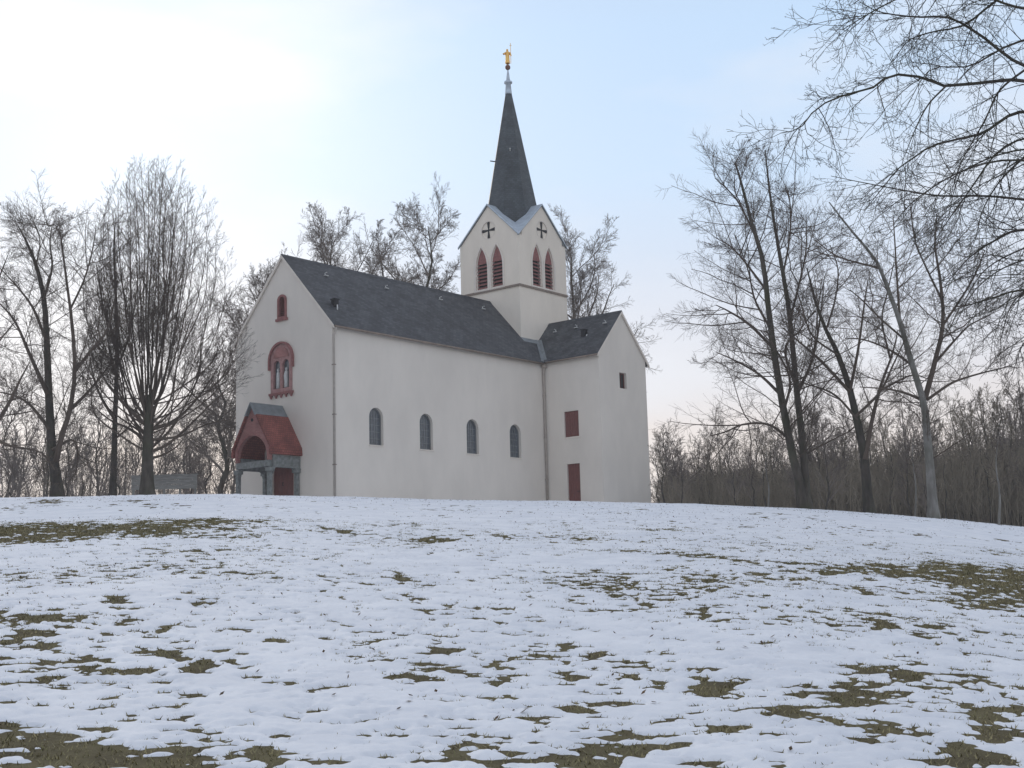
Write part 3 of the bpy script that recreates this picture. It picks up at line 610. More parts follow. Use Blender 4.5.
# metal cross-gabled roof of the tower
bm = bmesh.new(); k = 1.045
ctr = (TC, 0, HP+.06)
for sx in (-1, 1):
    for sy in (-1, 1):
        cor = (TC+sx*S*k, sy*S*k, HT-.06)
        for pk in ((TC+sx*S*k, 0, HP+.06), (TC, sy*S*k, HP+.06)):
            prism(bm, [cor, pk, ctr], (0, 0, .10))
link_bm('tower_roof', bm, M['zinc'], CH)
bm = bmesh.new()
for O, U, off, wid in faces:
    O = Vector(O); U = Vector(U); IN = Vector(off).normalized()
    for s in (-1, 1):
        a = O-IN*.115+U*(s*S*k)+Vector((0, 0, HT-.10)); b_ = O-IN*.115+Vector((0, 0, HP+.02))
        prism(bm, [tuple(a), tuple(b_), tuple(b_+Vector((0, 0, .11))), tuple(a+Vector((0, 0, .11)))], tuple(IN*.10))
link_bm('verge_board', bm, M['lead'], CH)
bm = bmesh.new(); r_at = lambda z: 2.08-(z-HP)*(2.08-.25)/(32.63-HP)
for zz in ((21.0, 32.63),):
    rings = [[bm.verts.new((TC+r_at(z)*math.cos(math.pi/8+i*math.pi/4), r_at(z)*math.sin(math.pi/8+i*math.pi/4), z)) for i in range(8)] for z in np.linspace(21.0, 32.63, 8)]
    for a, b in zip(rings, rings[1:]):
        for i in range(8): bm.faces.new((a[i], a[(i+1) % 8], b[(i+1) % 8], b[i]))
    bm.faces.new(rings[0]); bm.faces.new(rings[-1])
SP = link_bm('spire', bm, M['spire_slate'], CH)
bm = bmesh.new(); a_ = math.radians(219); rr_ = r_at(27.6)
tube(bm, [(TC+rr_*math.cos(a_)*.9, rr_*math.sin(a_)*.9, 27.6), (TC+(rr_+.22)*math.cos(a_), (rr_+.22)*math.sin(a_), 27.7)], .05, 8); link_bm('roof_hook', bm, M['whitestone'], SP)
bm = bmesh.new(); a_ = math.radians(135); rr_ = r_at(27.2)
tube(bm, [(TC+rr_*math.cos(a_)*.9, rr_*math.sin(a_)*.9, 27.1), (TC+(rr_+.3)*math.cos(a_), (rr_+.3)*math.sin(a_), 27.15)], .045, 8); link_bm('roof_hook', bm, M['iron'], SP)
bm = bmesh.new(); lathe(bm, [(.27, 32.55), (.265, 32.7), (.19, 33.42), (.31, 33.45), (.33, 33.53), (.30, 33.60), (.17, 33.63), (.09, 34.25), (.055, 34.45), (.05, 34.62)], (TC, 0), 16); link_bm('spire_cap', bm, M['zinc'], SP, True)
bm = bmesh.new(); bmesh.ops.create_uvsphere(bm, u_segments=18, v_segments=12, radius=.21); bmesh.ops.translate(bm, verts=bm.verts[:], vec=(TC, 0, 34.76)); link_bm('globe', bm, M['globe'], SP, True)
# gilded figure on the globe: one skinned surface, robe, arms, head
toc = Vector((-.78, -.62, 0)).normalized(); lft = Vector((-.62, .78, 0)).normalized()    # facing down the hill; lft = its side to the left in the photo
def sk(f, l, z): v = toc*f+lft*l; return (TC+v.x, v.y, 34.94+z)
sv = [(sk(0, 0, .62), .17), (sk(0, 0, .30), .20), (sk(.02, 0, .05), .23), (sk(0, 0, .85), .17), (sk(0, 0, 1.02), .15), (sk(0, 0, 1.12), .07), (sk(.03, .01, 1.22), .10), (sk(.03, .01, 1.33), .085),
      (sk(0, .20, 1.0), .075), (sk(.12, .28, .84), .065), (sk(.26, .34, .90), .045), (sk(0, -.20, 1.0), .075), (sk(.06, -.28, .74), .065), (sk(.16, -.26, .72), .05)]
me = bpy.data.meshes.new('statue'); me.from_pydata([a for a, b in sv], [(0, 1), (1, 2), (0, 3), (3, 4), (4, 5), (5, 6), (6, 7), (4, 8), (8, 9), (9, 10), (4, 11), (11, 12), (12, 13)], [])
st = bpy.data.objects.new('statue', me); C.objects.link(st); st.parent = CH; me.materials.append(M['gold'])
st.modifiers.new('skin', 'SKIN'); ss = st.modifiers.new('sub', 'SUBSURF'); ss.levels = ss.render_levels = 2
for i, (a, b) in enumerate(sv): me.skin_vertices[0].data[i].radius = (b, b); me.skin_vertices[0].data[i].use_root = (i == 0)
bm = bmesh.new(); tube(bm, [sk(.18, -.26, .05), sk(.16, -.26, 1.75)], .022, 8); tube(bm, [sk(.16, -.36, 1.55), sk(.16, -.16, 1.55)], .02, 6); link_bm('staff', bm, M['gold'], st)
# ------------------------------------------------------------------ trees
def nrm(v): return v/np.maximum(np.linalg.norm(v, axis=-1, keepdims=True), 1e-9)
def grow(g, s, d, L, r, n, wander, trop, tip=.3, seglen=None):
    P = [s]; d = nrm(d); st_ = (L/n)[:, None]
    trop = np.asarray(trop, float)
    for i in range(n):
        d = nrm(d+g.normal(0, wander, d.shape)+np.array([0, 0, 1.0])*trop)
        P.append(P[-1]+d*st_)
    P = np.stack(P, 1); R = r[:, None]*np.linspace(1, tip, n+1)[None, :]
    return P, R
def spawn(g, P, R, L, k, t0, t1, ang, angv, ratio, rr, shape=.55, up=None):
    Np, n1 = P.shape[:2]; idx = np.repeat(np.arange(Np), k)
    t = t0+(t1-t0)*((np.tile(np.arange(k), Np)+g.random(Np*k))/k)
    f_ = np.clip(t*(n1-1), 0, n1-1.001); i = f_.astype(int); fr = (f_-i)[:, None]
    pos = P[idx, i]*(1-fr)+P[idx, i+1]*fr; T_ = nrm(P[idx, i+1]-P[idx, i]); Rt = R[idx, i]*(1-fr[:, 0])+R[idx, i+1]*fr[:, 0]
    rv = nrm(g.normal(0, 1, T_.shape)); Nn = nrm(np.cross(T_, rv)); a = np.radians(ang+g.normal(0, angv, len(idx)))[:, None]
    d = T_*np.cos(a)+Nn*np.sin(a)
    if up is not None: d = nrm(d+np.array([0, 0, up]))
    Ln = L[idx]*ratio*(1-shape*(t-t0)/max(t1-t0, 1e-6))*g.uniform(.6, 1.25, len(idx))
    return pos, d, Ln, np.minimum(Rt*.72, Ln*rr)
def tubes(P, R, sides):
    Np, n1 = P.shape[:2]; T_ = nrm(np.gradient(P, axis=1)); mean = nrm(P[:, -1]-P[:, 0])
    ref = np.where(np.abs(mean[:, 2:3]) < .75, np.array([[0, 0, 1.0]]), np.array([[1.0, 0, 0]]))[:, None, :]
    A = nrm(np.cross(T_, np.broadcast_to(ref, T_.shape))); Bn = np.cross(T_, A)
    th = np.arange(sides)*2*math.pi/sides
    V = P[:, :, None, :]+R[:, :, None, None]*(A[:, :, None, :]*np.cos(th)[None, None, :, None]+Bn[:, :, None, :]*np.sin(th)[None, None, :, None])
    base = np.arange(Np)[:, None, None]*n1*sides+np.arange(n1-1)[None, :, None]*sides
    k = np.arange(sides)[None, None, :]; k2 = (k+1) % sides
    F_ = np.stack([base+k, base+k2, base+sides+k2, base+sides+k], -1).reshape(-1, 4)
    return V.reshape(-1, 3), F_
def merge(parts):
    Vs, Fs, o = [], [], 0
    for V, F_ in parts: Vs.append(V); Fs.append(F_+o); o += len(V)
    return np.concatenate(Vs), np.concatenate(Fs)
def crown_levels(g, P, R, L, levels, rmin):
    out_ = []
    for lv in levels:
        s, d, Ln, r = spawn(g, P, R, L, lv['k'], lv.get('t0', .2), lv.get('t1', 1), lv['ang'], lv.get('av', 10), lv['ratio'], lv.get('rr', .012), lv.get('shape', .5), lv.get('up'))
        r = np.maximum(r, rmin)
        P, R = grow(g, s, d, Ln, r, lv.get('n', 4), lv.get('w', .12), lv.get('trop', .03), lv.get('tip', .35)); L = Ln
        R = np.maximum(R, rmin*.7)
        out_.append(tubes(P, R, lv.get('sides', 3)))
    return out_
def spline(pts, n):
    p = np.array(pts, float); p = np.vstack([2*p[0]-p[1], p, 2*p[-1]-p[-2]]); m = len(p)-3
    t = np.linspace(0, m-1e-6, n); i = t.astype(int); f_ = (t-i)[:, None]
    a, b, c_, d = p[i], p[i+1], p[i+2], p[i+3]
    return .5*((2*b)+(-a+c_)*f_+(2*a-5*b+4*c_-d)*f_**2+(-a+3*b-3*c_+d)*f_**3)
def limb(pix, Y, r0, r1, dy=0, n=14, jit=0.0, g=None):      # pix outline followed at depth Y..Y+dy
    q = spline(pix, n); ys = Y+dy*np.linspace(0, 1, n)**1.3
    P = np.array([at(a, b, c_) for (a, b), c_ in zip(q, ys)])
    return P, np.linspace(r0, r1, n)
def build_tree(name, label, trunks, limbs, levels, seed, base, rmin, bk, tw, cat='tree', group=None, lv_trunk=True, extra=None, flare=True):
    g = np.random.default_rng(seed); root = empty(name, base); tag(root, label, cat, group)
    b = np.array(base)
    tp = [];
    for P, R in trunks:
        P = P-b
        if flare: R = R.copy(); R[0] *= 1.45; R[1] = R[1]*1.08; P = P.copy(); P[0] = P[0]-np.array([0, 0, .25])
        tp.append(tubes(P[None], R[None], 10))
    mesh_np('trunk', *merge(tp), bk, root, True)
    allP = [(P-b, R) for P, R in limbs]; parts = [tubes(P[None], R[None], 7) for P, R in allP]
    par = allP+([(P-b, R) for P, R in trunks] if lv_trunk else [])
    for P, R in par:
        Lp = np.array([np.linalg.norm(np.diff(P, axis=0), axis=1).sum()])
        lv = [dict(v) for v in levels]
        lv[0]['k'] = max(3, int(lv[0]['k']*Lp[0]))          # first level is given per metre
        lv[0]['ratio'] = lv[0]['len']/Lp[0]
        parts += crown_levels(g, P[None], R[None], Lp, lv, rmin)
    mesh_np('crown', *merge(parts), tw, root, True)
    return root
def gbase(px, py, Y, dz=0):
    p = at(px, py, Y); return (p[0], p[1], float(ground_z(p[0], p[1]))-.02+dz)
def to_ground(P, z):                # drop the foot of a trunk on to the ground
    P = P.copy(); P[0, 2] = z; return P
# --- the three trees on the crest to the right
spray = [dict(k=2.4, len=4.0, t0=.22, ang=55, av=12, n=6, w=.09, trop=.04, rr=.0085, sides=4, shape=.6), dict(k=11, t0=.12, ang=42, av=10, ratio=.42, n=4, w=.075, trop=.03, rr=.0062, sides=3), dict(k=7, t0=.15, ang=38, av=9, ratio=.58, n=3, w=.05, trop=.04, rr=.0055, sides=3)]
YA = 60
bA = gbase(804.5, 506, YA)
st1, r1 = limb([(803, 507), (799, 480), (793, 457), (780, 390), (770, 322), (763, 262), (752, 224), (741, 182), (735, 162)], YA, .235, .03, -1.0, 18)
st2, r2 = limb([(807, 507), (805, 478), (803, 448), (796, 383), (789, 311), (779, 251), (771, 202), (765, 150)], YA, .215, .03, 1.2, 18)
lA = [limb(p_, YA+o_, a_, .02, dy_) for p_, o_, a_, dy_ in [
    ([(790, 440), (770, 425), (745, 424), (725, 432), (710, 436)], 0, .07, -3), ([(781, 395), (760, 375), (738, 362), (716, 352)], 0, .08, 2), ([(775, 350), (750, 325), (730, 312), (716, 305)], 0, .08, -2),
    ([(766, 290), (745, 262), (730, 246), (716, 238)], 0, .06, 2), ([(757, 240), (740, 205), (728, 190), (715, 178)], -.5, .05, -1), ([(797, 395), (812, 360), (820, 320), (824, 280)], .4, .08, 2), ([(790, 320), (800, 280), (806, 250), (806, 215)], .6, .06, -1),
    ([(783, 275), (790, 235), (790, 205), (788, 190)], .8, .05, 1), ([(784, 410), (790, 380), (776, 350), (760, 330)], 0, .07, -4), ([(797, 390), (785, 350), (800, 330), (815, 310)], .3, .07, 5), ([(771, 330), (755, 300), (748, 270), (735, 235)], 0, .06, 3)]]
build_tree('deciduous_tree', 'tall bare twin-stemmed tree leaning left, nearest the church on the right crest', [(to_ground(st1, bA[2]), r1), (to_ground(st2, bA[2]), r2)], lA, spray, 3, bA, .0058, M['bark'], M['twig'])
YB = 58; bB = gbase(869, 513, YB)
tB, rB = limb([(870, 515), (867, 490), (864, 455), (856, 416), (848, 383), (836, 350), (826, 330), (815, 300), (807, 268)], YB, .24, .03, 1, 18)
lB = [limb(p_, YB+o_, a_, .02, dy_) for p_, o_, a_, dy_ in [
    ([(865, 460), (871, 425), (880, 388), (892, 355), (898, 330)], 0, .12, 1.5), ([(850, 390), (858, 350), (864, 306), (868, 280)], .2, .08, -1.5), ([(850, 392), (820, 360), (797, 340), (783, 328)], .2, .08, -2), ([(858, 420), (835, 395), (810, 385), (800, 383)], .1, .06, 3),
    ([(878, 392), (900, 380), (915, 375), (930, 380)], .2, .06, 2), ([(856, 416), (880, 392), (893, 365), (905, 340)], 0, .07, -3), ([(826, 330), (835, 300), (838, 270), (830, 245)], .5, .05, -2), ([(838, 355), (812, 335), (800, 300), (795, 285)], .3, .05, 2), ([(890, 358), (882, 320), (888, 290), (894, 262)], .5, .05, -1)]]
spB = [dict(spray[0], k=1.7, len=3.0), dict(spray[1]), dict(spray[2])]
build_tree('deciduous_tree', 'bare dark crooked forked tree, middle one of the three on the right crest', [(to_ground(tB, bB[2]), rB)], lB, spB, 4, bB, .0058, M['bark_dark'], M['twig'])
YC = 56; bC = gbase(933, 519, YC)
tC, rC = limb([(934, 520), (932, 495), (930, 468), (927, 435), (924, 404), (911, 361), (900, 322), (886, 284), (875, 259), (850, 229), (829, 202)], YC, .22, .025, -1, 20)
lC = [limb(p_, YC+o_, a_, .02, dy_) for p_, o_, a_, dy_ in [
    ([(925, 398), (935, 361), (943, 322), (940, 279), (935, 246), (937, 215)], 0, .13, 1), ([(927, 400), (950, 384), (968, 377), (990, 371), (1012, 366)], 0, .07, 2), ([(922, 400), (905, 393), (886, 389), (860, 387)], 0, .07, -2), ([(912, 365), (890, 350), (865, 340), (845, 338)], 0, .06, 2),
    ([(900, 322), (897, 280), (895, 245), (893, 215)], 0, .06, 2), ([(943, 325), (960, 300), (975, 275), (985, 250)], .3, .06, -2), ([(880, 268), (855, 262), (835, 255), (815, 240)], -.5, .05, 1), ([(942, 300), (925, 265), (915, 240), (910, 205)], .5, .05, 2), ([(936, 362), (955, 340), (970, 325), (990, 315)], .2, .06, 3), ([(905, 340), (880, 318), (862, 300), (850, 290)], 0, .05, -3)]]
build_tree('deciduous_tree', 'bare tree with pale grey trunk, rightmost of the three on the right crest', [(to_ground(tC, bC[2]), rC)], lC, dict and [dict(spray[0], k=1.8, len=3.2), dict(spray[1]), dict(spray[2])], 5, bC, .0058, M['bark_pale'], M['twig'])
# --- trees left of the church
YD = 70; bD = gbase(57, 496, YD)
tD, rD = limb([(58, 497), (55, 470), (52, 448), (49, 400), (47, 347), (44, 299), (36, 265), (27, 243), (18, 226)], YD, .31, .03, 1, 18)
lD = [limb(p_, YD+o_, a_, .025, dy_) for p_, o_, a_, dy_ in [
    ([(56, 462), (62, 435), (70, 410), (75, 371), (72, 323), (67, 284), (62, 246), (60, 232)], -.3, .17, -2), ([(75, 371), (90, 352), (106, 332), (113, 308), (118, 280)], -.8, .1, 1), ([(48, 395), (30, 355), (14, 320), (-8, 296)], 0, .13, 2), ([(46, 340), (34, 310), (20, 290), (0, 268)], 0, .09, -2),
    ([(70, 410), (88, 392), (106, 370), (125, 345)], -.4, .1, 3), ([(50, 430), (30, 405), (12, 395), (-12, 390)], 0, .1, 4), ([(44, 300), (52, 268), (50, 244), (52, 226)], .3, .07, -1), ([(70, 310), (84, 280), (92, 252), (96, 228)], -.8, .06, 1), ([(52, 450), (72, 440), (78, 455), (75, 475)], -.2, .09, 1.5), ([(62, 240), (55, 225), (48, 226), (46, 219)], -1.2, .03, 0), ([(36, 265), (40, 245), (38, 232), (33, 220)], .5, .04, 1)]]
spD = [dict(spray[0], k=2.6, len=3.8, ang=52), dict(spray[1]), dict(spray[2])]
build_tree('deciduous_tree', 'big bare knotty tree with two crooked main stems, leftmost whole tree', [(to_ground(tD, bD[2]), rD)], lD, spD, 6, bD, .007, M['bark_dark'], M['twig'])
YE = 76; bE = gbase(113, 496, YE)
tE, rE = limb([(112.5, 497), (114, 460), (115, 419), (117, 357), (116, 300), (114, 250), (115, 225)], YE, .20, .03, 1, 16)
lE = [limb(p_, YE, a_, .02, dy_) for p_, a_, dy_ in [([(115, 420), (100, 395), (92, 370), (88, 340)], .1, 2), ([(116, 370), (128, 340), (134, 310), (138, 280)], .08, -2), ([(116, 340), (104, 310), (100, 285), (96, 262)], .08, -2), ([(114, 440), (130, 425), (140, 400), (150, 385)], .07, 3)]]
build_tree('deciduous_tree', 'thin straight bare tree with slim dark trunk just left of the big round tree', [(to_ground(tE, bE[2]), rE)], lE, [dict(spray[0], k=1.1, len=2.6, ang=48), dict(spray[1]), dict(spray[2])], 7, bE, .007, M['bark_dark'], M['twig'])
# big round broom of upright limbs
YF = 73; bF = gbase(147, 495, YF); gF = np.random.default_rng(21)
tF, rF = limb([(147, 496), (147.5, 465), (148, 440), (149, 415), (150, 395)], YF, .36, .20, 0, 10)
lF = []
tops = [(96, 262), (100, 220), (108, 195), (118, 180), (126, 172), (134, 166), (141, 159), (148, 158), (156, 160), (163, 163), (171, 168), (179, 180), (188, 190), (198, 202), (208, 218), (216, 238), (225, 262), (233, 290), (240, 320), (86, 300), (84, 330), (244, 352), (82, 355), (84, 275), (90, 245), (104, 210), (168, 172), (152, 164), (184, 200), (130, 180), (208, 250), (216, 280), (100, 240), (112, 200), (160, 175)]
tops += [(148+(tx_-148)*k_+gF.normal(0, 5), ty_+gF.uniform(15, 70)) for tx_, ty_ in tops for k_ in (.85,)][::2]
for i, (tx_, ty_) in enumerate(tops):
    ty_ += 13*max(0, 1-abs(tx_-148)/75)
    f0 = gF.uniform(0, 1); sx = 148+2*(1 if tx_ > 148 else -1); sy = 452-56*f0 if abs(tx_-148) > 35 else 432-36*f0
    mx_ = 148+(tx_-148)*gF.uniform(.50, .85)+gF.normal(0, 2.5); my_ = sy-(sy-ty_)*.40
    lF.append(limb([(sx, sy), (148+(tx_-148)*.36, sy-(sy-ty_)*.14), (mx_, my_), (148+(tx_-148)*gF.uniform(.78, 1.0)+gF.normal(0, 2.0), sy-(sy-ty_)*.72), (tx_, ty_)], YF, gF.uniform(.03, .075), .011, gF.uniform(-5.5, 5.5), 16))
for p_, a_, dy_ in [([(150, 452), (168, 444), (190, 425), (210, 405), (232, 385)], .10, -2), ([(146, 440), (128, 428), (110, 420), (92, 405)], .10, 2), ([(149, 430), (175, 420), (200, 395), (226, 355)], .12, 2), ([(146, 425), (125, 405), (105, 380), (90, 350)], .12, -2), ([(150, 458), (160, 456), (175, 448), (186, 436)], .09, 3), ([(149, 440), (180, 436), (205, 425), (225, 420)], .08, -3)]:
    lF.append(limb(p_, YF, a_, .02, dy_))
lvF = [dict(k=2.0, len=2.7, t0=.32, ang=33, av=10, n=5, w=.045, trop=.05, rr=.0065, sides=3, shape=.55), dict(k=7, t0=.15, ang=30, av=8, ratio=.46, n=3, w=.045, trop=.05, rr=.0065, sides=3), dict(k=3, t0=.25, ang=28, av=8, ratio=.55, n=2, w=.04, trop=.04, rr=.008, sides=3)]
build_tree('deciduous_tree', 'large round-crowned bare tree of many upright limbs, left of the church porch', [(to_ground(tF, bF[2]), rF)], lF, lvF, 8, bF, .0065, M['bark'], M['twig'], lv_trunk=False)
# tree mostly out of frame at the left edge
YL = 66; bL = gbase(-45, 498, YL)
tL, rL = limb([(-45, 500), (-40, 460), (-36, 400), (-34, 330), (-38, 280), (-36, 240)], YL, .4, .04, 1, 16)
lL = [limb(p_, YL, a_, .02, dy_) for p_, a_, dy_ in [([(-40, 470), (-10, 432), (8, 405), (20, 380), (30, 362)], .16, -1), ([(-40, 440), (-15, 436), (10, 446), (40, 452), (55, 470)], .12, -2), ([(-36, 400), (-15, 360), (0, 340), (18, 318)], .1, 1), ([(-35, 350), (-15, 310), (-2, 280), (8, 255)], .1, -1), ([(-38, 450), (-60, 420), (-80, 380), (-95, 340)], .12, 2)]]
build_tree('deciduous_tree', 'bare tree at the left edge of the view reaching dark limbs inwards', [(to_ground(tL, bL[2]), rL)], lL, [dict(spray[0], k=1.6, len=2.8), dict(spray[1]), dict(spray[2])], 9, bL, .007, M['bark_dark'], M['twig'])
# --- trees behind the church
def behind(px, top, Y, r, half, label, seed, forks, bare=.45, k1=1.6):
    b0 = gbase(px, 490, Y); g = np.random.default_rng(seed)
    bz = b0[2]; foot = np.array([b0[0], b0[1], bz])
    pts = np.array([at(px, top+34, Y+.01)]); hgt = pts[0][2]-bz
    P = np.stack([foot+(pts[0]-foot)*t_+np.array([g.normal(0, .35), g.normal(0, .5), 0])*(0 < t_ < 1) for t_ in np.linspace(0, 1, 8)])
    P = spline(P, 16); R = np.linspace(r, .03, 16)
    R = np.linspace(r, .03, 16)
    lv = [dict(k=forks+6, t0=bare-.08, t1=1, ang=46, av=8, ratio=half*1.75/hgt, n=8, w=.09, trop=.035, rr=.016, sides=5, shape=.55, tip=.25), dict(k=17, t0=.12, ang=42, av=10, ratio=.46, n=5, w=.10, trop=.03, rr=.010, sides=4, shape=.5), dict(k=10, t0=.12, ang=42, av=10, ratio=.48, n=3, w=.09, trop=.03, rr=.008), dict(k=5, t0=.2, ang=40, av=10, ratio=.5, n=2, w=.1, trop=.03, rr=.007)]
    root = empty('deciduous_tree', tuple(foot)); tag(root, label, 'tree'); P = P-foot
    mesh_np('trunk', *tubes(P[None], R[None], 9), M['bark'], root, True)
    mesh_np('crown', *merge(crown_levels(g, P[None], R[None], np.array([hgt]), lv, .0105)), M['twig_far'], root, True)
    return root
behind(332, 206, 104, .42, 5.2, 'bare tree rising highest above the nave roof, behind its left end', 31, 12, .5)
behind(378, 212, 106, .35, 3.6, 'bare tree showing above the middle of the nave roof, between two taller ones', 32, 10, .5)
behind(428, 192, 104, .40, 4.6, 'spreading bare tree above the nave roof just left of the tower', 33, 12, .5)
behind(572, 214, 114, .40, 5.0, 'bare tree half hidden behind the church tower, its twigs right of it', 34, 12, .5)
behind(252, 258, 102, .34, 4.4, 'bare twiggy tree behind the left edge of the church gable', 35, 12, .4)
behind(222, 330, 96, .25, 3.6, 'smaller bare tree between the round tree and the church porch', 36, 10, .3)
# --- overhanging tree at the right, its trunk outside the picture
YK = 24; bK = gbase(1215, 560, YK); gK = np.random.default_rng(41)
rootP, rootR = limb([(1215, 600), (1212, 450), (1205, 300), (1195, 180), (1180, 60), (1170, -60), (1165, -180)], YK, .36, .10, 0, 20)
lk_ = []
for p_, a_, o_, dy_ in [
    ([(1185, 110), (1110, 95), (1024, 66), (983, 37), (950, 18), (915, 17), (880, 12), (860, 2)], .062, 0, -2.0), ([(1190, 140), (1100, 95), (1024, 81), (997, 81), (946, 86), (925, 78), (892, 75), (872, 88), (844, 95), (817, 108), (800, 128), (781, 133)], .062, 0, -3.5),
    ([(1198, 200), (1100, 120), (1024, 112), (1003, 120), (983, 133), (963, 138), (932, 146), (912, 159), (898, 169), (881, 190), (864, 211)], .06, 0, 1.5), ([(1203, 290), (1110, 215), (1024, 200), (983, 196), (942, 196), (908, 191), (865, 183), (831, 176)], .05, 0, 3),
    ([(1172, -40), (1080, -40), (1030, -20), (997, 0), (964, 25), (932, 32), (908, 41), (893, 62)], .055, 0, -1), ([(1205, 310), (1100, 235), (1024, 230), (996, 240), (969, 258), (945, 285)], .06, 0, 2), ([(1206, 350), (1100, 290), (1024, 290), (990, 299), (946, 312)], .06, 0, 4),
    ([(1178, 40), (1090, 20), (1030, 10), (1000, 2), (975, -8), (940, -10), (900, -2), (872, 12), (855, 22), (842, 30)], .045, 0, -4), ([(1195, 180), (1110, 150), (1050, 145), (1010, 170), (985, 205), (975, 240)], .05, 0, 0), ([(1030, 66), (1000, 90), (985, 120), (960, 165), (950, 200)], .035, -1, 2), ([(1206, 380), (1110, 330), (1060, 320), (1026, 340), (1012, 375)], .05, 0, 1),
    ([(1190, 120), (1120, 60), (1060, 35), (1010, 45), (970, 66), (930, 70), (905, 110)], .06, 0, 4), ([(1168, -90), (1090, -80), (1010, -50), (960, -40), (920, -20), (880, -12), (850, 6)], .06, 0, 2), ([(946, 86), (928, 105), (915, 130), (905, 155)], .028, -1.4, .5), ([(1200, 240), (1120, 175), (1060, 150), (1020, 150), (985, 160), (950, 180), (925, 215)], .045, 0, 2), ([(1204, 300), (1120, 250), (1070, 235), (1020, 250), (985, 270), (965, 300)], .045, 0, 0), ([(1205, 330), (1120, 270), (1060, 255), (1010, 265), (975, 290), (955, 325)], .04, 0, 3), ([(1206, 340), (1110, 300), (1050, 285), (1015, 300), (1000, 340)], .04, 0, -1), ([(1190, 160), (1100, 130), (1040, 135), (1000, 150), (970, 190), (945, 225), (930, 250)], .045, 0, -1), ([(1203, 260), (1130, 200), (1070, 170), (1010, 160), (960, 172), (915, 200), (893, 225)], .05, 0, -2)]:
    lk_.append(limb(p_, YK+o_, a_*.66, .006, dy_, 20))
lvK = [dict(k=3.6, len=1.55, t0=.2, ang=42, av=14, n=8, w=.12, trop=-.05, rr=.0065, sides=4, shape=.3), dict(k=6, t0=.12, ang=42, av=12, ratio=.42, n=5, w=.16, trop=.02, rr=.0075, sides=3), dict(k=3, t0=.3, ang=40, av=12, ratio=.5, n=4, w=.16, trop=.05, rr=.010, sides=3)]
build_tree('deciduous_tree', 'nearest tree, bare drooping branches hanging in from the top right corner', [(to_ground(rootP, bK[2]), rootR)], lk_, lvK, 10, bK, .0042, M['bark_dark'], M['bark_dark'], lv_trunk=False)
# --- woods: a few kinds of bare tree, each repeated
def wood_kind(seed, hgt, half, upness, tw, k1=14):
    g = np.random.default_rng(seed); P = np.array([[g.normal(0, .18)*(i > 0), g.normal(0, .18)*(i > 0), hgt*i/9] for i in range(10)]); P = spline(P, 12)
    R = np.linspace(.013*hgt, .015, 12); R[0] *= 1.4
    tV = tubes(P[None], R[None], 7)
    lv = [dict(k=int(k1*1.5), t0=.12, ang=48-upness*14, av=9, ratio=half/hgt, n=5, w=.10, trop=.05+.05*upness, rr=.012, sides=4, shape=.6), dict(k=9, t0=.15, ang=38, av=10, ratio=.45, n=4, w=.10, trop=.05, rr=.009, sides=3), dict(k=6, t0=.25, ang=38, av=10, ratio=.5, n=3, w=.14, trop=.05, rr=.009, sides=3)]
    cV = merge(crown_levels(g, P[None], R[None], np.array([hgt]), lv, .014))
    root = empty('woodland_tree'); a = mesh_np('trunk', *tV, M['bark_dark'], root, True); b = mesh_np('crown', *cV, tw, root, True)
    return root, a, b
kinds = [wood_kind(51, 11, 4.2, 1, M['twig_far']), wood_kind(52, 12, 3.6, 1.5, M['twig_brown']), wood_kind(53, 9.5, 4.5, .6, M['twig_far'], 16), wood_kind(54, 13, 4.0, 1.2, M['twig_brown'], 16), wood_kind(55, 8, 3.8, 1, M['twig_far'], 16)]
first = [True]*len(kinds)
def place_wood(px, Y, top, label, group, i):
    r, a, b = kinds[i]
    base = gbase(px, 500, Y); want = at(px, top, Y)[2]-base[2]; hgt = (11, 12, 9.5, 13, 8)[i]; s = max(.35, want/hgt)
    if first[i]: first[i] = False; o = r
    else:
        o = r.copy(); C.objects.link(o)
        for ch in (a, b): c_ = ch.copy(); C.objects.link(c_); c_.parent = o
    o.location = [float(base[0]), float(base[1]), float(base[2])-.1]; o.rotation_euler = (random.uniform(-.05, .05), random.uniform(-.05, .05), random.uniform(0, 6.28)); o.scale = (s*random.uniform(.9, 1.15),)*2+(s,)
    tag(o, label, 'tree', group)
random.seed(4)
topline = lambda px: np.interp(px, [640, 660, 690, 720, 760, 800, 850, 900, 960, 1024, 1100], [450, 444, 438, 432, 432, 430, 424, 418, 412, 404, 400])
for i in range(135):
    px = 664+(1100-664)*((i*.618034) % 1); lay = (i*7) % 3; Y = (84, 98, 118)[lay]+random.uniform(-5, 7)
    top = topline(px)+random.uniform(-18, 34)+(18 if lay == 0 else 0)
    place_wood(px, Y, top, 'bare slender tree in the brown wood along the right side behind the crest', 'trees of the wood on the right', random.choice([0, 1, 1, 3, 3, 2, 4]))
for i in range(26):
    px = -60+(240+60)*((i*.618034) % 1); lay = i % 2; Y = (98, 122)[lay]+random.uniform(-6, 8)
    top = np.interp(px, [-60, 60, 120, 200, 240], [425, 425, 430, 420, 415])+random.uniform(-18, 30)
    place_wood(px, Y, top, 'bare slender tree in the thin wood behind the trees left of the church', 'trees of the wood on the left', random.choice([0, 1, 2, 4, 4]))
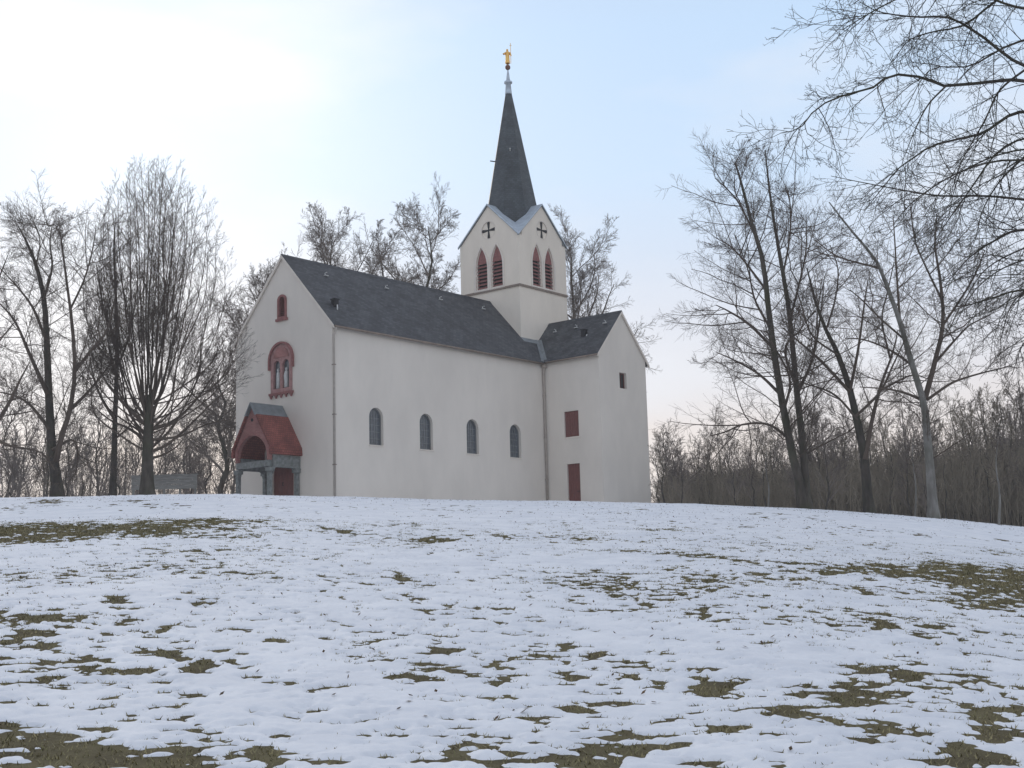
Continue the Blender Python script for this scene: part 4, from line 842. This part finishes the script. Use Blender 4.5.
# undergrowth: upright brown shoots between the trunks
def thicket(name, label, n, px0, px1, Y0, Y1, tops, seed, tw, k2=6):
    g = np.random.default_rng(seed); px = g.uniform(px0, px1, n); Yv = g.uniform(Y0, Y1, n)
    q = np.array([at(a, 500, b) for a, b in zip(px, Yv)]); z = ground_z(q[:, 0], q[:, 1]); s = np.stack([q[:, 0], q[:, 1], z-.1], 1)
    tz = np.array([at(a, t_, b)[2] for a, b, t_ in zip(px, Yv, tops(px))]); hh = np.clip(tz-z, 1.5, None)*g.uniform(.45, 1.0, n)
    P, R = grow(g, s, np.stack([g.normal(0, .10, n), g.normal(0, .10, n), np.ones(n)], 1), hh, g.uniform(.012, .032, n), 6, .06, .04, .35)
    parts = [tubes(P, R, 3)]+crown_levels(g, P, R, hh, [dict(k=k2, t0=.15, ang=32, av=10, ratio=.30, n=3, w=.10, trop=.08, rr=.010, sides=3), dict(k=3, t0=.2, ang=32, ratio=.5, n=2, w=.12, trop=.06, sides=3)], .013)
    o = mesh_np(name, *merge(parts), tw, None, True); tag(o, label, 'undergrowth', kind='stuff'); return o
thicket('undergrowth', 'dense brown leafless undergrowth filling the wood on the right', 5200, 664, 1110, 82, 128, lambda p: topline(p)+34, 61, M['twig_brown'], 9)
thicket('undergrowth', 'thin leafless undergrowth behind the trees left of the church', 420, -60, 240, 95, 130, lambda p: np.full_like(p, 452), 62, M['twig_far'], 6)
for px, Y, top in ((656, 118, 446), (664, 124, 452), (648, 126, 455), (672, 121, 440), (680, 126, 436)): place_wood(px, Y, top, 'bare slender tree in the brown wood along the right side behind the crest', 'trees of the wood on the right', 0)
# pale saplings at the foot of the wood
def sapling(px, py, top, Y, r, label, seed):
    b0 = gbase(px, py, Y); tp_ = at(px-1, top, Y); foot = np.array(b0)
    P = spline([foot, foot+(tp_-foot)*.35+np.array([.05, 0, 0]), foot+(tp_-foot)*.7+np.array([-.06, .1, 0]), tp_], 10)
    build_tree('sapling', label, [(P, np.linspace(r, .012, 10))], [], [dict(spray[0], k=2.2, len=1.2, t0=.3, ang=38), dict(spray[1], k=5), dict(spray[2], k=3)], seed, b0, .008, M['bark_pale'], M['twig'], 'sapling', flare=False)
sapling(999, 527, 440, 55, .06, 'slender pale sapling on the crest near the right edge', 71)
sapling(915, 517, 430, 62, .045, 'thin sapling just left of the pale grey trunk', 72)
sapling(768, 506, 450, 64, .05, 'thin sapling left of the leaning twin-stemmed tree', 73)
# low board panel behind the round tree
Yb = 80; pL = at(131, 492, Yb); pR = at(197, 492, Yb); zt = at(164, 475.5, Yb)[2]; zb = at(164, 489.5, Yb)[2]; gz = float(ground_z((pL[0]+pR[0])/2, Yb))
fp = empty('board_panel', ((pL[0]+pR[0])/2, Yb, gz)); hw = (pR[0]-pL[0])/2
tag(fp, 'low weathered grey board panel on short posts behind the round tree', 'board panel')
bm = bmesh.new(); bh = (zt-zb)/3
for i in range(3): box(bm, -hw, hw, -.03, .03, zb-gz+i*bh+.012, zb-gz+(i+1)*bh-.004)
link_bm('boards', bm, M['board'], fp, bevel=.008)
for i in range(5):
    xx = -hw+.12+(2*hw-.24)*i/4; bm = bmesh.new(); box(bm, xx-.06, xx+.06, .032, .14, min(-.5, zb-gz-.6), zt-gz-.05); link_bm('post', bm, M['board'], fp)
bm = bmesh.new(); box(bm, -hw-.04, hw+.04, -.06, .16, zt-gz+.003, zt-gz+.05); link_bm('cap_rail', bm, M['board'], fp)
# thin winter air: one closed box of even haze, its bottom under the lowest ground
bm = bmesh.new(); box(bm, -150, 150, -20, 175, float(G2[np.hypot(X2, Y2) < 240].min())-1.5, 52)
hz = link_bm('haze', bm, [], None); tag(hz, kind='stuff')
hm = bpy.data.materials.new('haze'); hm.use_nodes = True; hm.node_tree.nodes.clear(); ho = hm.node_tree.nodes.new('ShaderNodeOutputMaterial'); hv = hm.node_tree.nodes.new('ShaderNodeVolumePrincipled')
hv.inputs['Color'].default_value = (.96, .95, .95, 1); hv.inputs['Density'].default_value = .0005; hv.inputs['Anisotropy'].default_value = .3
hm.node_tree.links.new(hv.outputs[0], ho.inputs['Volume']); hz.data.materials.append(hm)
scn.cycles.volume_bounces = 1
scn.cycles.max_bounces = 6; scn.cycles.diffuse_bounces = 3; scn.cycles.transparent_max_bounces = 4
